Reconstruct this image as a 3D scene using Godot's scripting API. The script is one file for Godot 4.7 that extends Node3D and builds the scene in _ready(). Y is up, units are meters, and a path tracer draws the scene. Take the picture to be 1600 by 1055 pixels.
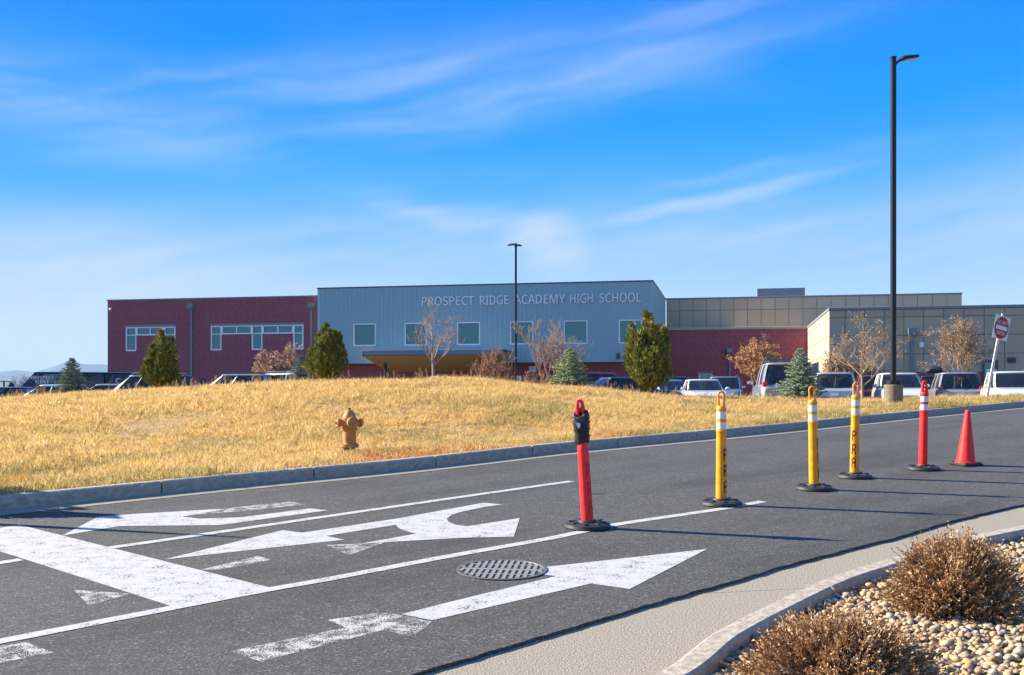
extends Node3D

const EYE := 1.6
const EXPOSURE := 2.6
const SKY := 1.12 / EXPOSURE
const SLOPE := 0.053
var M := {}
var taken := {}
var rng := RandomNumberGenerator.new()

# ------------------------------------------------------------------ mesh builder
class Shape:
	var v := PackedVector3Array()
	var n := PackedVector3Array()
	var c := PackedColorArray()
	var col := Color.WHITE
	var tinted := false
	func tri(a: Vector3, b: Vector3, d: Vector3):
		var k := (d - a).cross(b - a)
		if k.length_squared() < 1e-16: return
		k = k.normalized()
		v.append(a); v.append(b); v.append(d)
		n.append(k); n.append(k); n.append(k)
		if tinted: c.append(col); c.append(col); c.append(col)
	func tri_n(a: Vector3, b: Vector3, d: Vector3, na: Vector3, nb: Vector3, nd: Vector3):
		if (d - a).cross(b - a).dot(na + nb + nd) < 0.0:
			v.append(a); v.append(d); v.append(b); n.append(na); n.append(nd); n.append(nb)
		else:
			v.append(a); v.append(b); v.append(d); n.append(na); n.append(nb); n.append(nd)
		if tinted: c.append(col); c.append(col); c.append(col)
	func quad(a: Vector3, b: Vector3, d: Vector3, e: Vector3):
		tri(a, b, d); tri(a, d, e)
	func box(x0: float, x1: float, y0: float, y1: float, z0: float, z1: float):
		box_t(Transform3D(Basis.IDENTITY, Vector3((x0 + x1) / 2, (y0 + y1) / 2, (z0 + z1) / 2)), Vector3(x1 - x0, y1 - y0, z1 - z0))
	func box_t(t: Transform3D, s: Vector3):
		var h := s / 2
		var p := []
		for k in 8:
			p.append(t * Vector3(h.x if k & 1 else -h.x, h.y if k & 2 else -h.y, h.z if k & 4 else -h.z))
		quad(p[0], p[1], p[3], p[2]); quad(p[5], p[4], p[6], p[7])
		quad(p[4], p[0], p[2], p[6]); quad(p[1], p[5], p[7], p[3])
		quad(p[2], p[3], p[7], p[6]); quad(p[4], p[5], p[1], p[0])
	# a box with chamfered edges
	func bevel_box(t: Transform3D, s: Vector3, r: float):
		var h := s / 2
		var rings := []
		for lv in [[-h.y, r], [-h.y + r, 0.0], [h.y - r, 0.0], [h.y, r]]:
			var ring := []
			var hx: float = h.x - lv[1]
			var hz: float = h.z - lv[1]
			for q in [[hx - r, hz], [hx, hz - r], [hx, -hz + r], [hx - r, -hz], [-hx + r, -hz], [-hx, -hz + r], [-hx, hz - r], [-hx + r, hz]]:
				ring.append(t * Vector3(q[0], lv[0], q[1]))
			rings.append(ring)
		loft(rings, true)
	func loft(rings: Array, caps: bool):
		var m: int = rings[0].size()
		for i in rings.size() - 1:
			for j in m:
				quad(rings[i][j], rings[i][(j + 1) % m], rings[i + 1][(j + 1) % m], rings[i + 1][j])
		if caps:
			for e in [0, rings.size() - 1]:
				var mid := Vector3.ZERO
				for p in rings[e]: mid += p
				mid /= m
				for j in m:
					if e == 0: tri(rings[e][(j + 1) % m], rings[e][j], mid)
					else: tri(rings[e][j], rings[e][(j + 1) % m], mid)
	func smooth_loft(rings: Array, closed: bool, caps: bool):
		var m: int = rings[0].size()
		var k: int = rings.size()
		var nn := []
		for i in k:
			var row := []
			for j in m:
				var jp: int = (j + 1) % m if closed else mini(j + 1, m - 1)
				var jm: int = (j + m - 1) % m if closed else maxi(j - 1, 0)
				var a: Vector3 = rings[i][jp] - rings[i][jm]
				var b: Vector3 = rings[mini(i + 1, k - 1)][j] - rings[maxi(i - 1, 0)][j]
				row.append(b.cross(a).normalized())
			nn.append(row)
		for i in k - 1:
			for j in (m if closed else m - 1):
				var j2: int = (j + 1) % m
				tri_n(rings[i][j], rings[i][j2], rings[i + 1][j2], nn[i][j], nn[i][j2], nn[i + 1][j2])
				tri_n(rings[i][j], rings[i + 1][j2], rings[i + 1][j], nn[i][j], nn[i + 1][j2], nn[i + 1][j])
		if caps:
			for e in [0, k - 1]:
				var mid := Vector3.ZERO
				for p in rings[e]: mid += p
				mid /= m
				for j in m:
					if e == 0: tri(rings[e][(j + 1) % m], rings[e][j], mid)
					else: tri(rings[e][j], rings[e][(j + 1) % m], mid)
	func tube(path: Array, radii: Array, sides: int, caps := true):
		var rings := []
		var up := Vector3.UP
		for i in path.size():
			var d: Vector3 = (path[mini(i + 1, path.size() - 1)] - path[maxi(i - 1, 0)]).normalized()
			if i == 0:
				up = Vector3.RIGHT if absf(d.y) > 0.9 else Vector3.UP
			var s := d.cross(up).normalized()
			up = s.cross(d).normalized()
			var ring := []
			for k in sides:
				var a := TAU * k / sides
				ring.append(path[i] + (s * cos(a) + up * sin(a)) * radii[i])
			rings.append(ring)
		smooth_loft(rings, true, caps)
	# profile: [radius, height] pairs from bottom to top
	func lathe(profile: Array, seg: int, at := Vector3.ZERO, basis := Basis.IDENTITY, caps := true):
		var rings := []
		for p in profile:
			var ring := []
			for k in seg:
				var a := TAU * k / seg
				ring.append(at + basis * Vector3(cos(a) * p[0], p[1], -sin(a) * p[0]))
			rings.append(ring)
		for i in rings.size() - 1:
			var dr: float = profile[i + 1][0] - profile[i][0]
			var dy: float = profile[i + 1][1] - profile[i][1]
			for j in seg:
				var j2: int = (j + 1) % seg
				var a := TAU * j / seg
				var b := TAU * (j + 1) / seg
				var na := (basis * Vector3(cos(a) * dy, -dr, -sin(a) * dy)).normalized()
				var nb := (basis * Vector3(cos(b) * dy, -dr, -sin(b) * dy)).normalized()
				tri_n(rings[i][j], rings[i][j2], rings[i + 1][j2], na, nb, nb)
				tri_n(rings[i][j], rings[i + 1][j2], rings[i + 1][j], na, nb, na)
		if caps:
			for e in [0, rings.size() - 1]:
				var mid := at + basis * Vector3(0, profile[e][1], 0)
				for j in seg:
					if e == 0: tri(rings[e][(j + 1) % seg], rings[e][j], mid)
					else: tri(rings[e][j], rings[e][(j + 1) % seg], mid)
	func mesh() -> ArrayMesh:
		var a := []
		a.resize(Mesh.ARRAY_MAX)
		a[Mesh.ARRAY_VERTEX] = v
		a[Mesh.ARRAY_NORMAL] = n
		if tinted: a[Mesh.ARRAY_COLOR] = c
		var m := ArrayMesh.new()
		m.add_surface_from_arrays(Mesh.PRIMITIVE_TRIANGLES, a)
		return m

# ------------------------------------------------------------------ nodes
func numbered(called: String) -> String:
	if not taken.has(called):
		taken[called] = 0
		return called
	taken[called] += 1
	return "%s_%03d" % [called, taken[called]]

func tag(o, label: String, category: String, group := ""):
	o.set_meta("label", label); o.set_meta("category", category)
	if group: o.set_meta("group", group)
	return o

func thing(called: String, label: String, category: String, at := Vector3.ZERO, turn := 0.0, group := "") -> Node3D:
	var o := Node3D.new()
	o.name = numbered(called)
	add_child(o)
	o.position = at; o.rotation.y = turn
	tag(o, label, category, group)
	return o

func put(called: String, m: Mesh, mat: Material, parent: Node3D = null, at := Vector3.ZERO) -> MeshInstance3D:
	var o := MeshInstance3D.new()
	o.mesh = m
	o.material_override = mat
	o.position = at
	if parent == null:
		o.name = numbered(called)
		add_child(o)
	else:
		o.name = called
		parent.add_child(o, true)
	return o

func obj(called: String, s: Shape, mat: Material, parent: Node3D = null, at := Vector3.ZERO) -> MeshInstance3D:
	return put(called, s.mesh(), mat, parent, at)

func struct(called: String, s: Shape, mat: Material) -> MeshInstance3D:
	var o := obj(called, s, mat)
	o.set_meta("kind", "structure")
	return o

func lin(r: float, g: float, b: float) -> Color:
	return Color(r, g, b).linear_to_srgb()

func mat(r: float, g: float, b: float, rough := 0.8, metal := 0.0) -> StandardMaterial3D:
	var m := StandardMaterial3D.new()
	m.albedo_color = lin(r, g, b)
	m.roughness = rough
	m.metallic = metal
	return m

# a colour texture from two noises, wrapping round; tiles every `metres`
func grain(seed_: int, freq: float, a: Color, b: Color, size := 256, power := 1.0, kind := FastNoiseLite.TYPE_SIMPLEX) -> ImageTexture:
	var f := FastNoiseLite.new()
	f.seed = seed_; f.frequency = freq; f.noise_type = kind
	f.fractal_octaves = 4
	var src := f.get_seamless_image(size, size)
	var im := Image.create(size, size, true, Image.FORMAT_RGB8)
	for y in size:
		for x in size:
			var t := pow(src.get_pixel(x, y).r, power)
			im.set_pixel(x, y, a.lerp(b, t))
	im.generate_mipmaps()
	return ImageTexture.create_from_image(im)

func height_tex(seed_: int, freq: float, size := 256) -> ImageTexture:
	var f := FastNoiseLite.new()
	f.seed = seed_; f.frequency = freq
	f.fractal_octaves = 3
	return ImageTexture.create_from_image(f.get_seamless_image(size, size))

func world_tex(m: StandardMaterial3D, tex: Texture2D, metres: float):
	m.albedo_texture = tex
	m.uv1_triplanar = true
	m.uv1_world_triplanar = true
	m.uv1_scale = Vector3.ONE / metres

func relief(m: StandardMaterial3D, tex: Texture2D, cm: float):
	m.heightmap_enabled = true
	m.heightmap_texture = tex
	m.heightmap_scale = cm

# ------------------------------------------------------------------ places
func prof(d: float) -> float:
	if d < 22.0: return SLOPE * d
	return SLOPE * 22.0 + SLOPE * 8.0 * (1.0 - exp(-(d - 22.0) / 8.0))

# where a line of sight of the survey sketch meets the sloping road plane lifted by `lift`
func rp(px: float, py: float, lift := 0.0) -> Vector3:
	var d := 1600.0 * (EYE - lift) / (py - 615.0 + 1600.0 * SLOPE)
	return Vector3((px - 800.0) / 1600.0 * d, SLOPE * d + lift, -d)

func at(px: float, py: float, d: float) -> Vector3:
	return Vector3((px - 800.0) / 1600.0 * d, EYE - (py - 615.0) / 1600.0 * d, -d)

# a polyline resampled at even steps along a smooth curve
func resample(pts: Array, count: int) -> Array:
	var cv := Curve3D.new()
	cv.bake_interval = 0.05
	for i in pts.size():
		var tn: Vector3 = (pts[mini(i + 1, pts.size() - 1)] - pts[maxi(i - 1, 0)]) / 6.0
		var lp: float = pts[i].distance_to(pts[maxi(i - 1, 0)])
		var ln: float = pts[i].distance_to(pts[mini(i + 1, pts.size() - 1)])
		var dir := tn.normalized()
		cv.add_point(pts[i], -dir * lp / 3.0, dir * ln / 3.0)
	var out := []
	var full := cv.get_baked_length()
	for k in count:
		out.append(cv.sample_baked(full * k / (count - 1.0), true))
	return out

# thin-plate surface through survey points
var tp_x := PackedFloat64Array()
var tp_z := PackedFloat64Array()
var tp_w := PackedFloat64Array()
func tp_phi(r2: float) -> float:
	return 0.5 * r2 * log(r2) if r2 > 1e-9 else 0.0

func tp_solve(pts: Array):
	var k := pts.size()
	var m := k + 3
	var a := []
	for i in m:
		var row := PackedFloat64Array()
		row.resize(m + 1)
		a.append(row)
	for i in k:
		tp_x.append(pts[i].x); tp_z.append(pts[i].z)
		for j in k:
			a[i][j] = tp_phi(pow(pts[i].x - pts[j].x, 2) + pow(pts[i].z - pts[j].z, 2))
		a[i][i] += 0.3
		a[i][k] = 1.0; a[i][k + 1] = pts[i].x; a[i][k + 2] = pts[i].z
		a[k][i] = 1.0; a[k + 1][i] = pts[i].x; a[k + 2][i] = pts[i].z
		a[i][m] = pts[i].y
	for p in m:
		var best := p
		for r in range(p, m):
			if absf(a[r][p]) > absf(a[best][p]): best = r
		var tmp = a[p]; a[p] = a[best]; a[best] = tmp
		for r in m:
			if r == p: continue
			var fct: float = a[r][p] / a[p][p]
			if fct == 0.0: continue
			for q in range(p, m + 1):
				a[r][q] -= fct * a[p][q]
	for i in m:
		tp_w.append(a[i][m] / a[i][i])

func tp(x: float, z: float) -> float:
	var k := tp_x.size()
	var s := tp_w[k] + tp_w[k + 1] * x + tp_w[k + 2] * z
	for i in k:
		s += tp_w[i] * tp_phi((x - tp_x[i]) * (x - tp_x[i]) + (z - tp_z[i]) * (z - tp_z[i]))
	return s

const LOT := 0.87
func lot_y(x: float) -> float:
	return LOT - 0.09 * smoothstep(4.0, 12.0, x) - 0.42 * smoothstep(-5.0, -24.0, x)

var hg := PackedFloat32Array()      # heights of the grassy berm, every half metre
const HX0 := -34.0
const HZ0 := -46.0
const HNX := 150
const HNZ := 82
func hill(x: float, z: float) -> float:
	var fx := clampf((x - HX0) * 2.0, 0.0, HNX - 1.001)
	var fz := clampf((z - HZ0) * 2.0, 0.0, HNZ - 1.001)
	var i := int(fx)
	var j := int(fz)
	fx -= i; fz -= j
	var o := j * HNX + i
	return lerpf(lerpf(hg[o], hg[o + 1], fx), lerpf(hg[o + HNX], hg[o + HNX + 1], fx), fz)

# ------------------------------------------------------------------ sky
func sky_image() -> Image:
	var w := 2048
	var h := 1024
	var fine := FastNoiseLite.new()
	fine.seed = 11; fine.frequency = 1.0; fine.fractal_octaves = 5; fine.fractal_gain = 0.55
	var broad := FastNoiseLite.new()
	broad.seed = 5; broad.frequency = 1.0; broad.fractal_octaves = 3
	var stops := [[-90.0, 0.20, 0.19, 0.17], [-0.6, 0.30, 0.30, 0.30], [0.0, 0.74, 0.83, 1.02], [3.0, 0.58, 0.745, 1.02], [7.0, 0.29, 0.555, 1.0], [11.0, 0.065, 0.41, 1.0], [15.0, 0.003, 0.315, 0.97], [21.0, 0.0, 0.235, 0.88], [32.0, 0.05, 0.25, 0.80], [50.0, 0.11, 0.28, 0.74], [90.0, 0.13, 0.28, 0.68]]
	# wisps of cirrus: heading, height, length, width (degrees), tilt, strength
	var wisps := [[-10, 16.9, 16, 1.3, 0.13, 0.58], [3, 16.6, 12, 1.2, 0.19, 0.66], [-6, 14.9, 7, 0.8, 0.12, 0.6], [-22.5, 14.2, 8, 1.7, -0.07, 0.75], [-25, 15.4, 8, 1.0, 0.05, 0.5], [-3.6, 9.9, 4.5, 0.9, -0.06, 0.9], [1.6, 8.2, 2.4, 1.7, -0.1, 1.0], [12, 10.5, 7, 0.55, 0.17, 0.6], [15, 12.0, 7, 0.45, 0.12, 0.35], [-19, 6.6, 10, 2.0, 0.0, 0.6], [-7, 8.3, 12, 2.8, 0.02, 0.38], [17, 8.4, 13, 2.6, 0.03, 0.38], [9, 19.6, 6, 0.7, 0.2, 0.5]]
	for k in 46:
		wisps.append([38.0 + k * 6.2 + 3.0 * sin(k * 1.7), 6.0 + fposmod(k * 7.3, 30.0), 8.0 + fposmod(k * 2.9, 8.0), 0.8 + fposmod(k * 1.3, 1.8), 0.08 + 0.2 * sin(k * 2.1), 0.5 + 0.25 * sin(k * 3.3)])
	var im := Image.create(w, h, false, Image.FORMAT_RGBF)
	for y in h:
		var el := 90.0 - (y + 0.5) / h * 180.0
		var s := 0
		while s < stops.size() - 2 and stops[s + 1][0] < el: s += 1
		var t := clampf((el - stops[s][0]) / (stops[s + 1][0] - stops[s][0]), 0.0, 1.0)
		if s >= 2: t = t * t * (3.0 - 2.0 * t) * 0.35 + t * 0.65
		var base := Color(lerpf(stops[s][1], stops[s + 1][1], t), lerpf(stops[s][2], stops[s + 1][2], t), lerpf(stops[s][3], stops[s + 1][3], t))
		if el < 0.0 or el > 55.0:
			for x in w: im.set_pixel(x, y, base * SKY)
			continue
		var near := []
		for q in wisps:
			if absf(q[1] - el) < 3.0 * q[3] + absf(q[4]) * 2.0 * q[2]: near.append(q)
		for x in w:
			var az := fposmod((x + 0.5) / w * 360.0 + 180.0, 360.0) - 180.0
			var ca := cos(deg_to_rad(az)) * 57.3
			var sa := sin(deg_to_rad(az)) * 57.3
			var amount := 0.0
			if near.size() > 0:
				var warp := broad.get_noise_3d(ca * 0.10, el * 0.25, sa * 0.10)
				# fibres drawn out along the wind, which climbs to the right
				var v := el - sin(deg_to_rad(az)) * 57.3 * 0.17 + warp * 0.45
				var n1 := fine.get_noise_3d(ca * 0.045, v * 0.62, sa * 0.045) * 0.8 + fine.get_noise_3d(ca * 0.12 + 30.0, v * 1.8, sa * 0.12) * 0.35
				for q in near:
					var da := fposmod(az - q[0] + 180.0, 360.0) - 180.0
					if absf(da) > 2.6 * q[2]: continue
					var de: float = (el - q[1] - da * q[4] + warp * 0.7) / q[3]
					var g := exp(-da * da / (q[2] * q[2]) * 0.8 - de * de)
					amount = maxf(amount, g * q[5] * clampf(0.66 + n1 * 0.95, 0.0, 1.3))
			var veil := clampf(broad.get_noise_3d(ca * 0.03 + 9.0, el * 0.09, sa * 0.03) * 0.5 + 0.06, 0.0, 0.4) * clampf(1.0 - el / 24.0, 0.0, 1.0)
			amount = clampf(amount + veil, 0.0, 0.9)
			im.set_pixel(x, y, base.lerp(Color(0.66, 0.74, 1.0), minf(amount * 0.9, 0.78) * lerpf(1.0, 0.66, smoothstep(10.0, 15.0, el))) * SKY)
	return im

# ------------------------------------------------------------------ flat paint on the road
func paint(poly_px: Array, lift: float, s: Shape):
	var flat := PackedVector2Array()
	for p in poly_px:
		var q := rp(p[0], p[1])
		flat.append(Vector2(q.x, q.z))
	var idx := Geometry2D.triangulate_polygon(flat)
	for k in range(0, idx.size(), 3):
		var a := []
		for j in 3:
			var q := flat[idx[k + j]]
			a.append(Vector3(q.x, prof(-q.y) + lift, q.y))
		s.tri_n(a[0], a[1], a[2], Vector3.UP, Vector3.UP, Vector3.UP)

func stripe(px_line: Array, width: float, lift: float, s: Shape, seed_: int):
	var w := []
	for p in px_line: w.append(rp(p[0], p[1]))
	var c := resample(w, 90)
	var rn := RandomNumberGenerator.new()
	rn.seed = seed_
	var edge := []
	for i in c.size():
		var d: Vector3 = c[mini(i + 1, 89)] - c[maxi(i - 1, 0)]
		var side := Vector3(-d.z, 0, d.x).normalized()
		var l: Vector3 = c[i] + side * (width / 2 + rn.randf_range(-0.003, 0.003))
		var r: Vector3 = c[i] - side * (width / 2 + rn.randf_range(-0.003, 0.003))
		l.y = prof(-l.z) + lift; r.y = prof(-r.z) + lift
		edge.append([l, r])
	for i in 89:
		s.tri_n(edge[i][0], edge[i][1], edge[i + 1][1], Vector3.UP, Vector3.UP, Vector3.UP)
		s.tri_n(edge[i][0], edge[i + 1][1], edge[i + 1][0], Vector3.UP, Vector3.UP, Vector3.UP)

func paint_material(seed_: int, cut: float, freq: float) -> StandardMaterial3D:
	var f := FastNoiseLite.new()
	f.seed = seed_; f.frequency = freq; f.fractal_octaves = 5; f.fractal_gain = 0.7
	var src := f.get_seamless_image(512, 512)
	f.frequency = 0.012; f.seed = seed_ + 100
	var broad := f.get_seamless_image(512, 512)
	var im := Image.create(512, 512, false, Image.FORMAT_RGBA8)
	for y in 512:
		for x in 512:
			var t := src.get_pixel(x, y).r * 0.6 + broad.get_pixel(x, y).r * 0.4
			var shade := 0.30 + 0.30 * t
			var c := lin(shade, shade * 0.985, shade * 0.95)
			c.a = 1.0 if t > cut else 0.0
			im.set_pixel(x, y, c)
	var m := StandardMaterial3D.new()
	m.roughness = 0.75
	m.transparency = BaseMaterial3D.TRANSPARENCY_ALPHA_SCISSOR
	m.alpha_scissor_threshold = 0.5
	world_tex(m, ImageTexture.create_from_image(im), 1.1)
	return m

# ------------------------------------------------------------------ the ground, road and kerbs
var kerb_line := []       # foot of the far kerb, world
var near_edge := []       # asphalt edge on the near side
var far_edge := []

# asphalt: stones of several greys pressed into dark binder
func speckle() -> ImageTexture:
	var rn := RandomNumberGenerator.new()
	rn.seed = 33
	var f := FastNoiseLite.new()
	f.seed = 34; f.frequency = 0.02; f.fractal_octaves = 4
	var broad := f.get_seamless_image(512, 512)
	var im := Image.create(512, 512, false, Image.FORMAT_RGB8)
	im.fill(lin(0.054, 0.052, 0.049))
	for k in 62000:
		var x := rn.randi() % 512
		var y := rn.randi() % 512
		var t := rn.randf()
		var v := 0.045 + 0.15 * t
		if t > 0.90: v = rn.randf_range(0.25, 0.42)
		if t < 0.25: v = rn.randf_range(0.02, 0.045)
		v *= 0.75 + 0.5 * broad.get_pixel(x, y).r
		var c := lin(v * 0.66, v * 0.66 * rn.randf_range(0.95, 0.99), v * 0.66 * rn.randf_range(0.86, 0.97))
		im.fill_rect(Rect2i(x, y, rn.randi_range(1, 3), rn.randi_range(1, 2)), c)
	return ImageTexture.create_from_image(im)

func make_materials():
	var asphalt := StandardMaterial3D.new()
	asphalt.roughness = 0.9
	world_tex(asphalt, speckle(), 2.2)
	asphalt.vertex_color_use_as_albedo = true
	relief(asphalt, height_tex(3, 0.20, 512), 0.25)
	M.asphalt = asphalt
	var conc := StandardMaterial3D.new()
	conc.roughness = 0.92
	world_tex(conc, grain(7, 0.09, lin(0.15, 0.132, 0.10), lin(0.46, 0.408, 0.315), 512, 1.0), 0.9)
	relief(conc, height_tex(8, 0.12, 512), 0.3)
	M.concrete = conc
	var soil := StandardMaterial3D.new()
	soil.roughness = 1.0
	world_tex(soil, grain(12, 0.14, lin(0.10, 0.06, 0.025), lin(0.74, 0.53, 0.26), 512, 1.0), 1.7)
	soil.vertex_color_use_as_albedo = true
	M.soil = soil
	var kn := StandardMaterial3D.new()
	kn.roughness = 0.92
	world_tex(kn, grain(10, 0.05, lin(0.24, 0.21, 0.165), lin(0.50, 0.445, 0.355), 256, 1.0), 1.1)
	relief(kn, height_tex(8, 0.12, 256), 0.3)
	M.kerb_near = kn
	M.far_ground = mat(0.25, 0.19, 0.10, 1.0)
	M.bed = mat(0.16, 0.12, 0.08, 1.0)
	M.paint = paint_material(21, 0.33, 0.09)
	M.worn = paint_material(22, 0.52, 0.16)
	M.black_rubber = mat(0.022, 0.023, 0.026, 0.6)
	M.dark_metal = mat(0.02, 0.023, 0.025, 0.45, 0.3)
	M.iron = mat(0.16, 0.15, 0.135, 0.6, 0.4)
	M.iron_dark = mat(0.012, 0.012, 0.012, 0.9)
	M.white = mat(0.75, 0.75, 0.74, 0.5)

func build_ground():
	# far ground, dipping below the road near by
	var xs := [-6000.0, -2500.0, -900.0, -300.0, -120.0, -60.0, -40.0, -25.0, -12.0, 0.0, 12.0, 25.0, 40.0, 60.0, 120.0, 300.0, 900.0, 2500.0, 6000.0]
	var zs := [-13000.0, -4000.0, -1500.0, -500.0, -200.0, -120.0, -60.0, -40.0, -26.0, -20.0, -10.0, 0.0, 15.0, 40.0, 120.0, 400.0, 2000.0]
	var s := Shape.new()
	var hh := func(z): return clampf(SLOPE * -z - 0.62, -1.4, 0.38)
	for i in xs.size() - 1:
		for j in zs.size() - 1:
			var a := Vector3(xs[i], hh.call(zs[j]), zs[j])
			var b := Vector3(xs[i + 1], hh.call(zs[j]), zs[j])
			var c := Vector3(xs[i + 1], hh.call(zs[j + 1]), zs[j + 1])
			var d := Vector3(xs[i], hh.call(zs[j + 1]), zs[j + 1])
			s.quad(a, b, c, d)
	struct("ground", s, M.far_ground)
	# the car park behind the berm
	s = Shape.new()
	s.tinted = true
	s.col = Color(0.9, 0.9, 0.9)
	for i in 66:
		var xa := -72.0 + i * 2.0
		s.quad(Vector3(xa, lot_y(xa), -100), Vector3(xa + 2.0, lot_y(xa + 2.0), -100), Vector3(xa + 2.0, lot_y(xa + 2.0), -36), Vector3(xa, lot_y(xa), -36))
	struct("car_park", s, M.asphalt)

	# road
	var far_px := [[-900, 906], [-300, 838], [0, 805], [350, 768], [650, 738], [900, 709], [1200, 680], [1400, 658.5], [1600, 637.5]]
	var near_px := [[640, 1055], [700, 1037.5], [850, 992.5], [1000, 948.5], [1150, 906], [1262, 874], [1397, 840], [1495, 812], [1600, 788]]
	var fw := [] ; var nw := [Vector3(-9.5, 0, 3.6), Vector3(-4.2, 0, -1.5)]
	for p in far_px: fw.append(rp(p[0], p[1]))
	for p in near_px: nw.append(rp(p[0], p[1]))
	fw.append_array([Vector3(18, 0, -30), Vector3(28, 0, -38)])
	nw.append_array([Vector3(7.0, 0, -11.3), Vector3(11.5, 0, -14.2), Vector3(20, 0, -18.5), Vector3(36, 0, -25)])
	far_edge = resample(fw, 700)
	near_edge = resample(nw, 700)
	var blot := FastNoiseLite.new()
	blot.seed = 31; blot.frequency = 0.35; blot.fractal_octaves = 4
	var rn := RandomNumberGenerator.new()
	rn.seed = 77
	var rows := []
	for i in 700:
		var row := []
		var a: Vector3 = near_edge[i]
		var b: Vector3 = far_edge[i]
		var dn := Vector3(b.x - a.x, 0, b.z - a.z).normalized()
		a += dn * rn.randf_range(-0.012, 0.012) + dn * 0.02 * blot.get_noise_2d(i * 1.1, 0.0)
		for j in 44:
			var p := a.lerp(b, j / 43.0)
			p.y = prof(-p.z)
			row.append(p)
		rows.append(row)
	s = Shape.new()
	s.tinted = true
	for i in 699:
		for j in 43:
			var p: Vector3 = rows[i][j]
			var k := 0.96 + 0.34 * blot.get_noise_2d(p.x, p.z) + 0.12 * blot.get_noise_2d(p.x * 5.0, p.z * 5.0) + 0.38 * blot.get_noise_2d(j * 0.55 + 200.0, i * 0.02)
			s.col = Color(k, k, k * 0.985)
			var up := Vector3(0, 1, SLOPE).normalized()
			s.tri_n(p, rows[i][j + 1], rows[i + 1][j + 1], up, up, up)
			s.tri_n(p, rows[i + 1][j + 1], rows[i + 1][j], up, up, up)
		var e: Vector3 = rows[i][0]
		var g: Vector3 = rows[i + 1][0]
		s.quad(e, g, g - Vector3(0, 0.06, 0), e - Vector3(0, 0.06, 0))
	struct("road", s, M.asphalt)

	# gutter pan and low kerb of the near side
	var top_px := [[1007, 1054], [1112, 985], [1210, 936], [1292, 900], [1379, 873], [1470, 846], [1562, 826], [1640, 812]]
	var tw := [Vector3(-7.2, 0, 3.6), Vector3(-2.4, 0, -1.6)]
	for p in top_px: tw.append(rp(p[0], p[1], 0.125))
	tw.append_array([Vector3(8.0, 0, -10.0), Vector3(12.2, 0, -12.9), Vector3(20.4, 0, -17.3), Vector3(36, 0, -23.6)])
	var top_line := resample(tw, 700)
	s = Shape.new()
	var pan := Node3D.new()
	pan.name = "gutter"
	add_child(pan)
	pan.set_meta("kind", "structure")
	for i in 699:
		if i % 38 == 37:
			obj("gutter_slab", s, M.concrete, pan)
			s = Shape.new()
		var a: Vector3 = near_edge[i]
		var b: Vector3 = near_edge[i + 1]
		var c: Vector3 = top_line[i + 1]
		var d: Vector3 = top_line[i]
		var da := (a - d); da.y = 0; a += da.normalized() * 0.10
		var db := (b - c); db.y = 0; b += db.normalized() * 0.10
		if i % 38 == 36:
			b = a.lerp(b, 0.86); c = d.lerp(c, 0.86)
		a.y = prof(-a.z) - 0.022; b.y = prof(-b.z) - 0.022
		c.y = prof(-c.z) - 0.012; d.y = prof(-d.z) - 0.012
		s.quad(a, b, c, d)
	obj("gutter_slab", s, M.concrete, pan)
	var nk := thing("kerb", "low tan concrete kerb along the gravel bed with dry shrubs", "kerb", Vector3.ZERO, 0.0)
	kerb_sections(top_line, nk, 0.125, 0.165, 2.2, -1.0, -0.03, M.kerb_near)
	# gravel bed sheet
	s = Shape.new()
	for i in 699:
		var p: Vector3 = top_line[i]
		var q: Vector3 = top_line[i + 1]
		var sd := side_of(top_line, i)
		var sq := side_of(top_line, i + 1)
		var last_a := p + sd * 0.10
		var last_b := q + sq * 0.10
		last_a.y = prof(-last_a.z) + 0.062; last_b.y = prof(-last_b.z) + 0.062
		var fa := Vector3(p.x + 9.0, 0, p.z + 7.0)
		var fb := Vector3(q.x + 9.0, 0, q.z + 7.0)
		fa.y = prof(-fa.z) + 0.062; fb.y = prof(-fb.z) + 0.062
		s.quad(last_a, last_b, fb, fa)
	bed_line = top_line
	var bed := struct("gravel_bed", s, M.bed)
	gravel(bed)

	# far kerb and its narrow pan
	var kw := []
	for i in range(0, 700, 1):
		var sd := side_of(far_edge, i)
		kw.append(far_edge[i] - sd * 0.24)
	kerb_line = kw
	s = Shape.new()
	for i in 699:
		var a: Vector3 = far_edge[i] + side_of(far_edge, i) * 0.05
		var b: Vector3 = far_edge[i + 1] + side_of(far_edge, i + 1) * 0.05
		var c: Vector3 = kw[i + 1] - side_of(far_edge, i + 1) * 0.02
		var d: Vector3 = kw[i] - side_of(far_edge, i) * 0.02
		a.y = prof(-a.z) + 0.004; b.y = prof(-b.z) + 0.004; c.y = prof(-c.z) + 0.006; d.y = prof(-d.z) + 0.006
		s.quad(d, c, b, a)
	struct("gutter_far", s, M.concrete)
	var fk := thing("kerb", "dark shaded concrete kerb between the road and the dry grass", "kerb", Vector3.ZERO, 0.0)
	kerb_sections(kw, fk, 0.135, 0.15, 1.7, 1.0, -0.02, M.kerb_near)

var bed_line := []

func side_of(line: Array, i: int) -> Vector3:
	var d: Vector3 = line[mini(i + 1, line.size() - 1)] - line[maxi(i - 1, 0)]
	return Vector3(-d.z, 0, d.x).normalized()      # to the right of travel, towards the camera

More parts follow.
